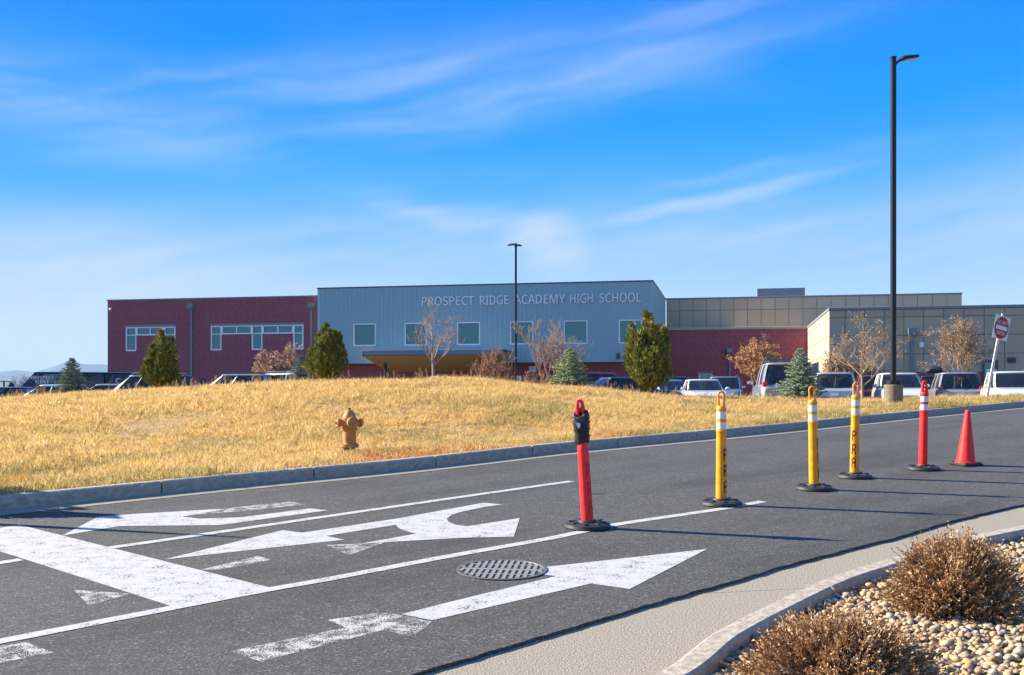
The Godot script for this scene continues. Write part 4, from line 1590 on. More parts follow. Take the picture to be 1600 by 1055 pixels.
func car(kind: String, paint_m: Material, label: String, where: Vector3, turn: float, opts := {}) -> Node3D:
	var d: Array = CARS[kind]
	var L: float = d[0]
	var hw: float = d[1]
	var roof: float = d[2]
	var belt: float = d[3]
	var hood: float = d[4]
	var t := thing("parked_car" if kind != "van" else "passenger_van", label, "car" if kind != "van" else "van", where, turn, "cars parked behind the berm")
	var s := Shape.new()
	var y0 := 0.28
	var rows := []
	var xf: float = d[6]
	for q in [[-L / 2, 0.84, belt - 0.16], [-L / 2 + 0.06, 0.93, belt - 0.06], [-L / 2 + 0.25, 0.985, belt], [-L * 0.2, 1.0, belt], [xf - 0.3, 1.0, belt - 0.01], [xf, 0.995, belt - 0.02], [xf + (L / 2 - xf) * 0.5, 0.97, hood], [L / 2 - 0.28, 0.92, hood - 0.08], [L / 2 - 0.08, 0.84, hood - 0.22], [L / 2, 0.74, hood - 0.36]]:
		rows.append(side_ring(q[0], hw * q[1], y0, q[2]))
	s.smooth_loft(rows, true, true)
	obj("body", s, paint_m, t)
	# glasshouse: rounded in plan, drawn in towards the roof
	var wr: float = hw * (0.76 if kind != "van" else 0.88)
	var hoop := func(f: float, grow_: float) -> Array:
		var xa := lerpf(d[5], d[7], f) - grow_
		var xb := lerpf(d[6], d[8], f) + grow_
		var w := lerpf(hw * 0.925, wr, f) + 0.025 * sin(PI * f) + grow_
		var y := lerpf(belt - 0.05, roof - 0.055, f)
		var pts := []
		for k in 7:
			var q := -0.9 + 0.3 * k
			pts.append(Vector3(xb - 0.13 * q * q, y, w * q))
		for k in 9:
			var q := 0.84 - 1.68 * k / 8.0
			var cx := (xa + xb) / 2
			pts.append(Vector3(cx + (xb - xa) / 2 * q * 0.97, y, w * (1.0 - 0.05 * q * q)))
		for k in 7:
			var q := 0.9 - 0.3 * k
			pts.append(Vector3(xa + 0.07 * q * q, y, w * q))
		for k in 9:
			var q := -0.84 + 1.68 * k / 8.0
			var cx := (xa + xb) / 2
			pts.append(Vector3(cx + (xb - xa) / 2 * q * 0.97, y, -w * (1.0 - 0.05 * q * q)))
		return pts
	var glass_rows := []
	var skin_rows := []
	for f in [0.0, 0.25, 0.5, 0.75, 1.0]:
		glass_rows.append(hoop.call(f, 0.0))
		skin_rows.append(hoop.call(f, 0.012))
	var strip := func(rows_: Array, from: int, to: int) -> Shape:
		var q := Shape.new()
		var part := []
		for r in rows_:
			var line := []
			for k in range(from, to + 1): line.append(r[k % 32])
			part.append(line)
		q.smooth_loft(part, false, false)
		return q
	obj("windscreen", strip.call(glass_rows, 0, 6), M.car_glass, t)
	obj("rear_window", strip.call(glass_rows, 16, 22), M.car_glass, t)
	for a in [[6, 11], [11, 16], [22, 27], [27, 32]]:
		obj("side_window", strip.call(glass_rows, a[0], a[1]), M.car_glass, t)
	# pillars: front corners, rear corners, and between the doors
	var pillars := [[31, 32], [6, 7], [15, 16], [22, 23]]
	for a in pillars: obj("pillar", strip.call(skin_rows, a[0], a[1]), paint_m, t)
	s = Shape.new()
	var posts := [11, 27] if kind == "sedan" else [10, 13, 25, 28]
	for k in posts:
		var line := []
		for r in skin_rows: line.append(r[k])
		s.tube(line, [0.045, 0.04, 0.038, 0.036, 0.036], 5)
	var rail := []
	for k in 33: rail.append(skin_rows[4][k % 32] + Vector3(0, -0.012, 0))
	var rr_ := []
	for k in 33: rr_.append(0.04)
	s.tube(rail, rr_, 6, false)
	obj("door_frame", s, paint_m, t)
	# crowned roof
	s = Shape.new()
	var crown_rows := []
	var mid_top := Vector3((d[7] + d[8]) / 2, roof, 0)
	for q in [[1.02, -0.05], [0.99, -0.025], [0.90, -0.008], [0.6, -0.001], [0.02, 0.0]]:
		var line := []
		for p in skin_rows[4]: line.append(Vector3(lerpf(mid_top.x, p.x, q[0]), roof + q[1], p.z * q[0]))
		crown_rows.append(line)
	s.smooth_loft(crown_rows, true, false)
	obj("roof", s, paint_m, t)
	var br: Vector3 = glass_rows[0][19]
	var rr: Vector3 = glass_rows[4][19]
	# seats behind the glass
	s = Shape.new()
	for q in [[lerpf(d[5], d[6], 0.66), 0.40], [lerpf(d[5], d[6], 0.34), 0.42]]:
		for m: float in [1.0, -1.0]:
			s.bevel_box(Transform3D(Basis(Vector3.BACK, 0.18), Vector3(q[0], belt + 0.06, m * q[1])), Vector3(0.14, 0.34, 0.46), 0.05)
			s.bevel_box(Transform3D(Basis(Vector3.BACK, 0.18), Vector3(q[0] - 0.06, belt + 0.32, m * q[1])), Vector3(0.09, 0.17, 0.26), 0.04)
	obj("seats", s, M.upholstery, t)
	s = Shape.new()
	s.bevel_box(Transform3D(Basis.IDENTITY, Vector3(d[7] - 0.05, roof - 0.075, 0)), Vector3(0.05, 0.03, 0.34), 0.01)
	obj("brake_light", s, M.taillight, t)
	# lights, grille, bumpers, plates
	for m: float in [1.0, -1.0]:
		s = Shape.new()
		s.bevel_box(Transform3D(Basis(Vector3.UP, -0.45 * m), Vector3(L / 2 - 0.17, hood - 0.27, m * hw * 0.66)), Vector3(0.22, 0.13, 0.36), 0.03)
		obj("headlight", s, M.headlight, t)
		s = Shape.new()
		var tall := 0.42 if kind != "sedan" else 0.18
		s.bevel_box(Transform3D(Basis.IDENTITY, Vector3(-L / 2 + 0.13, belt - 0.14, m * hw * 0.82)), Vector3(0.16, tall, 0.17), 0.03)
		obj("taillight", s, M.taillight, t)
		s = Shape.new()
		s.bevel_box(Transform3D(Basis(Vector3.UP, 0.2 * m), Vector3(d[6] - 0.28, belt + 0.06, m * (hw + 0.10))), Vector3(0.12, 0.15, 0.20), 0.04)
		obj("wing_mirror", s, paint_m, t)
	s = Shape.new()
	s.bevel_box(Transform3D(Basis.IDENTITY, Vector3(L / 2 - 0.05, hood - 0.38, 0)), Vector3(0.14, 0.20, hw * 0.95), 0.03)
	obj("grille", s, M.dark_trim, t)
	s = Shape.new()
	s.bevel_box(Transform3D(Basis.IDENTITY, Vector3(L / 2 - 0.10, 0.40, 0)), Vector3(0.22, 0.20, hw * 1.5), 0.05)
	s.bevel_box(Transform3D(Basis.IDENTITY, Vector3(-L / 2 + 0.04, 0.45, 0)), Vector3(0.18, 0.20, hw * 1.66), 0.05)
	obj("bumper", s, M.dark_trim, t)
	s = Shape.new()
	s.box(-L / 2 - 0.03, -L / 2 - 0.005, 0.72, 0.83, -0.15, 0.15)
	obj("licence_plate", s, M.white, t)
	for fx in [-0.30, 0.31]:
		for m: float in [1.0, -1.0]:
			s = Shape.new()
			s.lathe([[0.20, -0.10], [0.32, -0.10], [0.34, -0.07], [0.34, 0.07], [0.32, 0.10], [0.20, 0.10]], 24, Vector3(L * fx, 0.34, m * (hw - 0.08)), Basis(Vector3.RIGHT, PI / 2))
			var w := obj("wheel", s, M.black_rubber, t)
			s = Shape.new()
			s.lathe([[0.20, -0.102], [0.18, -0.06], [0.18, 0.06], [0.20, 0.102]], 16, Vector3(L * fx, 0.34, m * (hw - 0.08)), Basis(Vector3.RIGHT, PI / 2))
			obj("rim", s, M.rim, w)
	if opts.get("rails", false):
		s = Shape.new()
		for m: float in [1.0, -1.0]:
			s.tube([Vector3(d[7] + 0.15, roof - 0.03, m * wr * 0.86), Vector3(d[7] + 0.25, roof + 0.06, m * wr * 0.86), Vector3(d[8] - 0.25, roof + 0.06, m * wr * 0.86), Vector3(d[8] - 0.12, roof - 0.03, m * wr * 0.86)], [0.022, 0.022, 0.022, 0.022], 6)
		obj("roof_rail", s, M.dark_trim, t)
	if opts.get("bars", false):
		for x in [d[8] - 0.35, d[7] + 0.5]:
			s = Shape.new()
			s.bevel_box(Transform3D(Basis.IDENTITY, Vector3(x, roof + 0.11, 0)), Vector3(0.09, 0.035, wr * 2.05), 0.01)
			for m: float in [1.0, -1.0]:
				s.box(x - 0.03, x + 0.03, roof - 0.02, roof + 0.10, m * wr * 0.86 - 0.03, m * wr * 0.86 + 0.03)
			obj("roof_bar", s, M.dark_trim, t)
	if opts.get("wiper", false):
		s = Shape.new()
		s.tube([br + Vector3(-0.03, 0.06, 0), br.lerp(rr, 0.75) + Vector3(-0.03, 0, 0.05)], [0.012, 0.008], 5)
		obj("wiper", s, M.dark_trim, t)
	return t

func car_paint(r: float, g: float, b: float, metal := 0.15) -> StandardMaterial3D:
	var m := mat(r, g, b, 0.38, metal)
	m.clearcoat_enabled = true
	m.clearcoat = 0.8
	m.clearcoat_roughness = 0.06
	return m

func lot(px: float, d: float) -> Vector3:
	return Vector3((px - 800.0) / 1600.0 * d, lot_y((px - 800.0) / 1600.0 * d), -d)

func build_cars():
	M.car_glass = mat(0.008, 0.012, 0.016, 0.05)
	M.car_glass.metallic_specular = 0.5
	M.car_glass.transparency = BaseMaterial3D.TRANSPARENCY_ALPHA
	M.car_glass.albedo_color.a = 0.66
	M.upholstery = mat(0.045, 0.045, 0.05, 0.8)
	M.headlight = mat(0.65, 0.67, 0.70, 0.12)
	M.taillight = mat(0.55, 0.012, 0.018, 0.2)
	M.rim = mat(0.45, 0.46, 0.48, 0.3, 0.8)
	var white := car_paint(0.62, 0.63, 0.64, 0.0)
	var silver := car_paint(0.33, 0.35, 0.38, 0.4)
	var grey := car_paint(0.22, 0.24, 0.26, 0.4)
	var black := car_paint(0.012, 0.013, 0.017, 0.1)
	var navy := car_paint(0.015, 0.03, 0.07, 0.2)
	var blue := car_paint(0.04, 0.11, 0.25, 0.3)
	var maroon := car_paint(0.16, 0.03, 0.05, 0.3)
	var pale := car_paint(0.34, 0.42, 0.50, 0.3)
	# facing the camera is -PI/2 (front along +z), away is +PI/2
	car("suv", white, "white car with black roof bars facing the road behind the tall lamp post", lot(1405, 44), -PI / 2 - 0.24, {"bars": true})
	car("minivan", silver, "silver white minivan seen from behind next to the lamp post", lot(1489, 47), PI / 2 - 0.27, {"wiper": true})
	var rb := car("suv", black, "black car carrying a closed roof box behind the silver minivan", lot(1458, 53), PI / 2 - 0.3, {"bars": true})
	var box_at := Vector3(0, 1.86, 0)
	var s := Shape.new()
	var rings := []
	for q in [[-1.0, 0.30, 0.10], [-0.93, 0.38, 0.20], [-0.6, 0.42, 0.30], [0.2, 0.42, 0.32], [0.75, 0.36, 0.24], [1.0, 0.25, 0.10]]:
		var ring := []
		for k in 14:
			var a := TAU * k / 14
			ring.append(Vector3(q[0], maxf(sin(a), -0.35) * q[2] + 0.12, cos(a) * q[1]))
		rings.append(ring)
	s.smooth_loft(rings, true, true)
	var cb := thing("roof_box", "black roof cargo box on the car behind the silver minivan", "roof box", rb.position + box_at, rb.rotation.y)
	obj("lid", s, M.black_rubber, cb)
	car("suv", white, "white boxy car with roof rails beside the leaning sign", lot(1584, 41), -PI / 2 - 0.28, {"rails": true})
	car("suv", pale, "pale blue grey car seen from behind right of the wide spruce", lot(1304, 45), PI / 2 - 0.30, {"wiper": true, "rails": true})
	car("suv", maroon, "dark maroon car half hidden behind the white car with roof bars", lot(1362, 52), PI / 2 - 0.2)
	car("big_suv", silver, "large silver car with roof rack and red tail light beside the wide spruce", lot(1222, 38), PI / 2 - 0.16, {"bars": true, "rails": true})
	car("sedan", white, "white car facing the road in front of the low brick wall", lot(1099, 47), -PI / 2 - 0.05)
	car("suv", grey, "grey car right behind the white car at the low brick wall", lot(1132, 54), -PI / 2 - 0.25, {"rails": true})
	car("sedan", pale, "pale sedan half hidden at the right of the largest juniper", lot(1046, 50), -PI / 2 + 0.2)
	car("suv", navy, "dark blue car at the right of the largest juniper, farther back", lot(1055, 56), -PI / 2 - 0.1)
	car("suv", maroon, "dull maroon car with a rounded roof right of the pale spruce", lot(951, 49), 0.25, {})
	car("sedan", navy, "dark sedan tucked behind the left side of the largest juniper", lot(985, 45), 0.3)
	car("sedan", silver, "silver sedan roof showing over the crest below the timber canopy", lot(760, 47), 0.1)
	car("suv", white, "white rimmed dark glazed car before the brown leafed tree", lot(432, 46), 2.6, {"rails": true})
	car("suv", silver, "silver car with long rounded roof before the brick wing", lot(358, 45), PI - 0.1, {"rails": true})
	car("sedan", blue, "blue grey sedan peeping out behind the bushy juniper", lot(283, 47), -0.35)
	car("suv", black, "black car with pale roof edge left of the bushy juniper", lot(222, 42), PI - 0.35, {"rails": true})
	car("sedan", silver, "silver car below the second dark van", lot(160, 44), PI)
	car("sedan", pale, "pale car with slanting windscreen left of the small spruce", lot(78, 42), PI - 0.15)
	car("sedan", navy, "dark blue sedan at the far end beside the bell lamp", lot(0, 47), PI)
	# two dark passenger vans with the school's name
	var font := SystemFont.new()
	font.font_names = PackedStringArray(["Droid Sans"])
	font.font_weight = 700
	for k in 2:
		var v := car("van", black, ["black passenger van with white lettering left of the small spruce", "black passenger van with white lettering and crescent mark right of the small spruce"][k], lot([86, 163][k], [57.0, 58.0][k]), PI + 0.25)
		for q in [["PROSPECT", 2.02], ["RIDGE", 1.80]]:
			var tm := TextMesh.new()
			tm.font = font; tm.font_size = 40; tm.text = q[0]; tm.pixel_size = 0.0062; tm.depth = 0.01
			var o := put("lettering", tm, M.white, v)
			o.transform = Transform3D(Basis(Vector3.UP, PI) * Basis(Vector3.RIGHT, -0.06), Vector3([0.50, 0.62][k], q[1], -0.985))
		if k == 1:
			s = Shape.new()
			var path := []
			var rad := []
			for j in 12:
				var a := 0.6 + 4.4 * j / 11.0
				path.append(Vector3(-0.9 - cos(a) * 0.16, 1.85 + sin(a) * 0.13, -0.975))
				rad.append(0.012 + 0.032 * sin(PI * j / 11.0))
			s.tube(path, rad, 6)
			obj("crescent_mark", s, M.white, v)

# ------------------------------------------------------------------ plants
func grow(s: Shape, p: Vector3, dir: Vector3, length: float, rad: float, level: int, rn: RandomNumberGenerator, o: Dictionary, tips: Array):
	var path := [p]
	var radii := [rad]
	var d := dir
	var q := p
	var segs := 4 if level < 2 else 3
	for k in segs:
		d = (d + Vector3(rn.randf_range(-1, 1), rn.randf_range(-0.6, 1.0) * o.lift, rn.randf_range(-1, 1)) * o.wander).normalized()
		q = q + d * length / segs
		path.append(q)
		radii.append(lerpf(rad, rad * o.taper, (k + 1.0) / segs))
	s.tube(path, radii, 6 if level == 0 else (5 if level == 1 else 3), false)
	if level >= o.levels:
		tips.append([q, d])
		tips.append([path[segs - 1], d])
		return
	var kids: int = o.kids[level]
	for k in kids:
		var f := rn.randf_range(o.first if level == 0 else 0.25, 1.0)
		var fi := f * segs
		var i := mini(int(fi), segs - 1)
		var start: Vector3 = path[i].lerp(path[i + 1], fi - i)
		var side := d.cross(Vector3(rn.randf_range(-1, 1), rn.randf_range(-1, 1), rn.randf_range(-1, 1))).normalized()
		var nd := (d * cos(o.angle) + side * sin(o.angle) + Vector3(0, o.rise, 0)).normalized()
		grow(s, start, nd, length * o.shrink * rn.randf_range(0.7, 1.15) * (1.15 - 0.4 * f), maxf(lerpf(radii[i], radii[i + 1], fi - i) * 0.62, o.thin), level + 1, rn, o, tips)

func bare_tree(called: String, label: String, where: Vector3, high: float, seed_: int, bark: Array, leaf: Array, leaves: int, o: Dictionary):
	var rn := RandomNumberGenerator.new()
	rn.seed = seed_
	var t := thing(called, label, "tree" if called != "leafy_shrub" else "shrub", where)
	var trunk := Shape.new()
	var twigs := Shape.new()
	var tips := []
	var bm := mat(bark[0], bark[1], bark[2], 0.9)
	var stems: int = o.get("stems", 1)
	for k in stems:
		var lean := Vector3(rn.randf_range(-1, 1), 0, rn.randf_range(-1, 1)) * (0.0 if stems == 1 else 0.38)
		var dir := (Vector3.UP + lean).normalized()
		var len: float = high * o.trunk * rn.randf_range(0.9, 1.1)
		# main stem
		var path := [Vector3(lean.x, 0, lean.z) * 0.15 - Vector3(0, 0.05, 0)]
		var radii := [o.rad * high]
		var p: Vector3 = path[0]
		for j in 5:
			dir = (dir + Vector3(rn.randf_range(-1, 1), 0.15, rn.randf_range(-1, 1)) * 0.05).normalized()
			p += dir * len / 5
			path.append(p)
			radii.append(o.rad * high * lerpf(1.0, 0.35, (j + 1) / 5.0))
		trunk.tube(path, radii, 7)
		for j in int(o.limbs):
			var f := lerpf(o.first, 1.0, (j + rn.randf()) / o.limbs)
			var i := mini(int(f * 5), 4)
			var st: Vector3 = path[i].lerp(path[i + 1], f * 5 - i)
			var a := j * 2.4 + rn.randf_range(-0.4, 0.4)
			var out := Vector3(cos(a), 0, sin(a))
			var nd: Vector3 = (out * sin(o.spread) + Vector3.UP * cos(o.spread)).normalized()
			grow(twigs, st, nd, high * o.limb * (1.25 - 0.65 * f) * rn.randf_range(0.8, 1.15), radii[i] * 0.55, 1, rn, o, tips)
		grow(twigs, p, dir, high * (1.0 - o.trunk) * 0.62, radii[5], 1, rn, o, tips)
	obj("trunk", trunk, bm, t)
	var crown := obj("crown", twigs, bm, t)
	if leaves > 0:
		var s := Shape.new()
		s.tinted = true
		for k in leaves:
			var q: Array = tips[rn.randi() % tips.size()]
			var c: Vector3 = q[0] + Vector3(rn.randf_range(-1, 1), rn.randf_range(-1, 1), rn.randf_range(-1, 1)) * high * 0.025
			if o.has("leaf_below") and c.y > high * o.leaf_below * rn.randf_range(0.6, 1.4): continue
			var size: float = o.leaf * rn.randf_range(0.6, 1.3)
			var u := Vector3(rn.randf_range(-1, 1), rn.randf_range(-1, 1), rn.randf_range(-1, 1)).normalized() * size
			var w := u.cross(Vector3(rn.randf_range(-1, 1), rn.randf_range(-1, 1), rn.randf_range(-1, 1))).normalized() * size * 0.55
			var f := rn.randf_range(0.6, 1.35)
			s.col = Color(leaf[0] * f, leaf[1] * f * rn.randf_range(0.9, 1.1), leaf[2] * f)
			s.quad(c - u, c + w + u * 0.1 + u.cross(w).normalized() * size * 0.2, c + u, c - w)
		obj("leaves", s, M.leaf, crown)

func juniper(label: String, where: Vector3, high: float, wide: float, seed_: int):
	var rn := RandomNumberGenerator.new()
	rn.seed = seed_
	var t := thing("juniper_tree", label, "conifer", where, 0.0, "junipers on the berm")
	var s := Shape.new()
	s.tube([Vector3(0, -0.05, 0), Vector3(0.02, high * 0.3, 0), Vector3(0, high * 0.8, 0.02)], [0.05 * high / 2.0, 0.035 * high / 2.0, 0.008], 7)
	for k in 10:
		var a := k * 2.4
		s.tube([Vector3(0, high * 0.06, 0), Vector3(cos(a) * wide * 0.28, high * 0.25, sin(a) * wide * 0.28), Vector3(cos(a) * wide * 0.34, high * (0.45 + 0.03 * k), sin(a) * wide * 0.34)], [0.022, 0.015, 0.006], 5)
	obj("trunk", s, M.bark, t)
	# several leaning plumes, each a slim spindle of feathery sprays
	var plumes := [[0.0, 0.0, 1.0, 0.36]]
	for k in 17:
		var a := k * 2.4 + rn.randf()
		var r := wide * 0.5 * rn.randf_range(0.40, 0.85)
		plumes.append([cos(a) * r, sin(a) * r, rn.randf_range(0.38, 0.94), rn.randf_range(0.20, 0.36)])
	s = Shape.new()
	s.tinted = true
	for pl in plumes:
		var ph: float = high * pl[2]
		var pr: float = wide * 0.5 * pl[3]
		var count := int(680 * pl[2] * pl[3] * 2.2)
		for k in count:
			var f := pow(rn.randf(), 0.85)
			var y := 0.05 * high + f * (ph - 0.05 * high)
			var prof_r: float = pr * pow(sin(PI * clampf(0.16 + f * 0.86, 0.0, 1.0)), 0.8) + 0.01
			var a := rn.randf() * TAU
			var rr := prof_r * sqrt(rn.randf_range(0.25, 1.0))
			var lean := smoothstep(0.0, 0.45, f)
			var c := Vector3(pl[0] * lean + cos(a) * rr, y, pl[1] * lean + sin(a) * rr)
			var out := Vector3(cos(a) * 0.55 + pl[0] * 0.5, 1.0, sin(a) * 0.55 + pl[1] * 0.5).normalized()
			var len := rn.randf_range(0.08, 0.22) * high / 2.2
			var tone := rn.randf()
			var col := Color(0.10, 0.135, 0.025).lerp(Color(0.34, 0.33, 0.045), tone * tone)
			if rn.randf() < 0.08: col = Color(0.32, 0.21, 0.06)
			for b in 4:
				var e := (out + Vector3(rn.randf_range(-1, 1), rn.randf_range(-0.4, 0.5), rn.randf_range(-1, 1)) * 0.5).normalized()
				var w := e.cross(Vector3(rn.randf_range(-1, 1), rn.randf_range(-1, 1), rn.randf_range(-1, 1))).normalized() * len * 0.10
				s.col = col * rn.randf_range(0.8, 1.25)
				var mid := c + e * len * 0.5
				s.tri(c, mid + w, c + e * len)
				s.tri(c, c + e * len, mid - w)
	obj("crown", s, M.leaf, t)

func spruce(label: String, where: Vector3, high: float, wide: float, seed_: int, tint: Color):
	var rn := RandomNumberGenerator.new()
	rn.seed = seed_
	var t := thing("spruce_tree", label, "conifer", where, 0.0, "young spruces on the berm")
	var s := Shape.new()
	s.tube([Vector3(0, -0.05, 0), Vector3(0, high * 0.97, 0)], [0.045 * high / 1.5, 0.006], 7)
	obj("trunk", s, M.bark, t)
	s = Shape.new()
	s.tinted = true
	var levels := 20
	for k in levels:
		var f := k / (levels - 1.0)
		var y := high * (0.05 + 0.90 * f)
		var reach := wide * 0.5 * pow(1.0 - f, 0.80) + 0.035
		var arms := int(lerpf(13, 5, f))
		for j in arms:
			var a := TAU * (j + rn.randf_range(-0.3, 0.3)) / arms + k * 1.1
			var r := reach * rn.randf_range(0.78, 1.12)
			var dir := Vector3(cos(a), rn.randf_range(0.05, 0.28) + 0.5 * f * f, sin(a)).normalized()
			var side := dir.cross(Vector3.UP).normalized()
			var n := int(maxf(4, r / 0.045))
			for q in n:
				var g := (q + 0.6) / n
				if g < 0.18: continue
				var c := Vector3(0, y, 0) + dir * r * g - Vector3(0, 0.05 * r * g * g, 0)
				for m: float in [-1.0, 0.0, 1.0]:
					var tw := (dir * 0.75 + side * m * 0.8 + Vector3(0, rn.randf_range(-0.1, 0.3), 0)).normalized()
					var tl := (0.035 + 0.35 * r * (1.0 - g) * (0.5 if m != 0.0 else 0.3)) * rn.randf_range(0.8, 1.2)
					var tone := rn.randf_range(0.6, 1.25)
					# needles bristle round each twig
					for b in 9:
						var ax := (tw * 0.8 + Vector3(rn.randf_range(-1, 1), rn.randf_range(-0.6, 1), rn.randf_range(-1, 1)) * 0.75).normalized()
						var nl := rn.randf_range(0.030, 0.055) * high / 1.3
						var root := c + tw * tl * rn.randf()
						var w := ax.cross(tw).normalized() * 0.010 * high / 1.3
						s.col = tint * tone * rn.randf_range(0.8, 1.2)
						s.tri(root - w, root + w, root + ax * nl)
					var w2 := tw.cross(Vector3.UP).normalized() * 0.012
					s.col = tint * tone * 0.85
					s.tri(c - w2, c + w2, c + tw * tl)
	obj("crown", s, M.leaf, t)

func dry_shrub(label: String, where: Vector3, rx: float, rz: float, high: float, seed_: int, count: int, dense_low: float):
	var rn := RandomNumberGenerator.new()
	rn.seed = seed_
	var t := thing("dry_shrub", label, "shrub", where)
	var stems := Shape.new()
	stems.tinted = true
	var twigs := Shape.new()
	twigs.tinted = true
	var hubs := []
	for k in 110:
		var a := rn.randf() * TAU
		var el := asin(rn.randf_range(0.12, 1.0))
		var f := rn.randf_range(0.5, 0.72)
		var e := Vector3(cos(a) * cos(el) * rx, sin(el) * high, sin(a) * cos(el) * rz) * f
		var b := Vector3(cos(a) * 0.06, 0, sin(a) * 0.06)
		var mid := b.lerp(e, 0.5) + Vector3(rn.randf_range(-0.03, 0.03), 0.03, rn.randf_range(-0.03, 0.03))
		stems.col = Color(0.30, 0.19, 0.10) * rn.randf_range(0.6, 1.2)
		stems.tube([b, mid, e], [0.006, 0.0045, 0.003], 5, false)
		hubs.append(e)
	obj("stems", stems, M.leaf, t)
	for k in count:
		var a := rn.randf() * TAU
		var el := asin(rn.randf_range(dense_low, 1.0))
		var lump := 1.0 + 0.10 * sin(a * 5 + seed_) * cos(el * 4) + 0.07 * sin(a * 11 + el * 7)
		var shell := Vector3(cos(a) * cos(el) * rx, sin(el) * high, sin(a) * cos(el) * rz) * lump
		var e := shell * rn.randf_range(0.72, 0.97)
		var b := shell * rn.randf_range(0.42, 0.66)
		var out := (e - b)
		e += Vector3(rn.randf_range(-1, 1), rn.randf_range(-0.2, 1), rn.randf_range(-1, 1)) * 0.028
		var tone := rn.randf()
		var col := Color(0.24, 0.12, 0.048).lerp(Color(0.52, 0.31, 0.145), tone)
		if rn.randf() < 0.15: col = Color(0.66, 0.50, 0.30)
		twigs.col = col * rn.randf_range(0.7, 1.15)
		var mid := b.lerp(e, 0.55) + Vector3(rn.randf_range(-1, 1), rn.randf_range(-1, 1), rn.randf_range(-1, 1)) * 0.012
		twigs.tube([b, mid, e], [0.0022, 0.0018, 0.001], 3, false)
		# curled dry leaves and seed husks along the outer half
		for j in 7:
			var g := rn.randf_range(0.25, 1.05)
			var c := b.lerp(e, g)
			var u := (out.normalized() + Vector3(rn.randf_range(-1, 1), rn.randf_range(-1, 1), rn.randf_range(-1, 1)) * 0.9).normalized() * rn.randf_range(0.010, 0.024)
			var w := u.cross(Vector3(rn.randf_range(-1, 1), rn.randf_range(-1, 1), rn.randf_range(-1, 1))).normalized() * rn.randf_range(0.003, 0.007)
			var bend := u.cross(w).normalized() * 0.004
			twigs.col = col * rn.randf_range(0.75, 1.3)
			twigs.tri(c, c + u * 0.5 + w + bend, c + u)
			twigs.tri(c, c + u, c + u * 0.5 - w + bend)
	obj("twigs", twigs, M.leaf, t)

func berm(px: float, d: float) -> Vector3:
	var x := (px - 800.0) / 1600.0 * d
	return Vector3(x, hill(x, -d) - 0.02, -d)

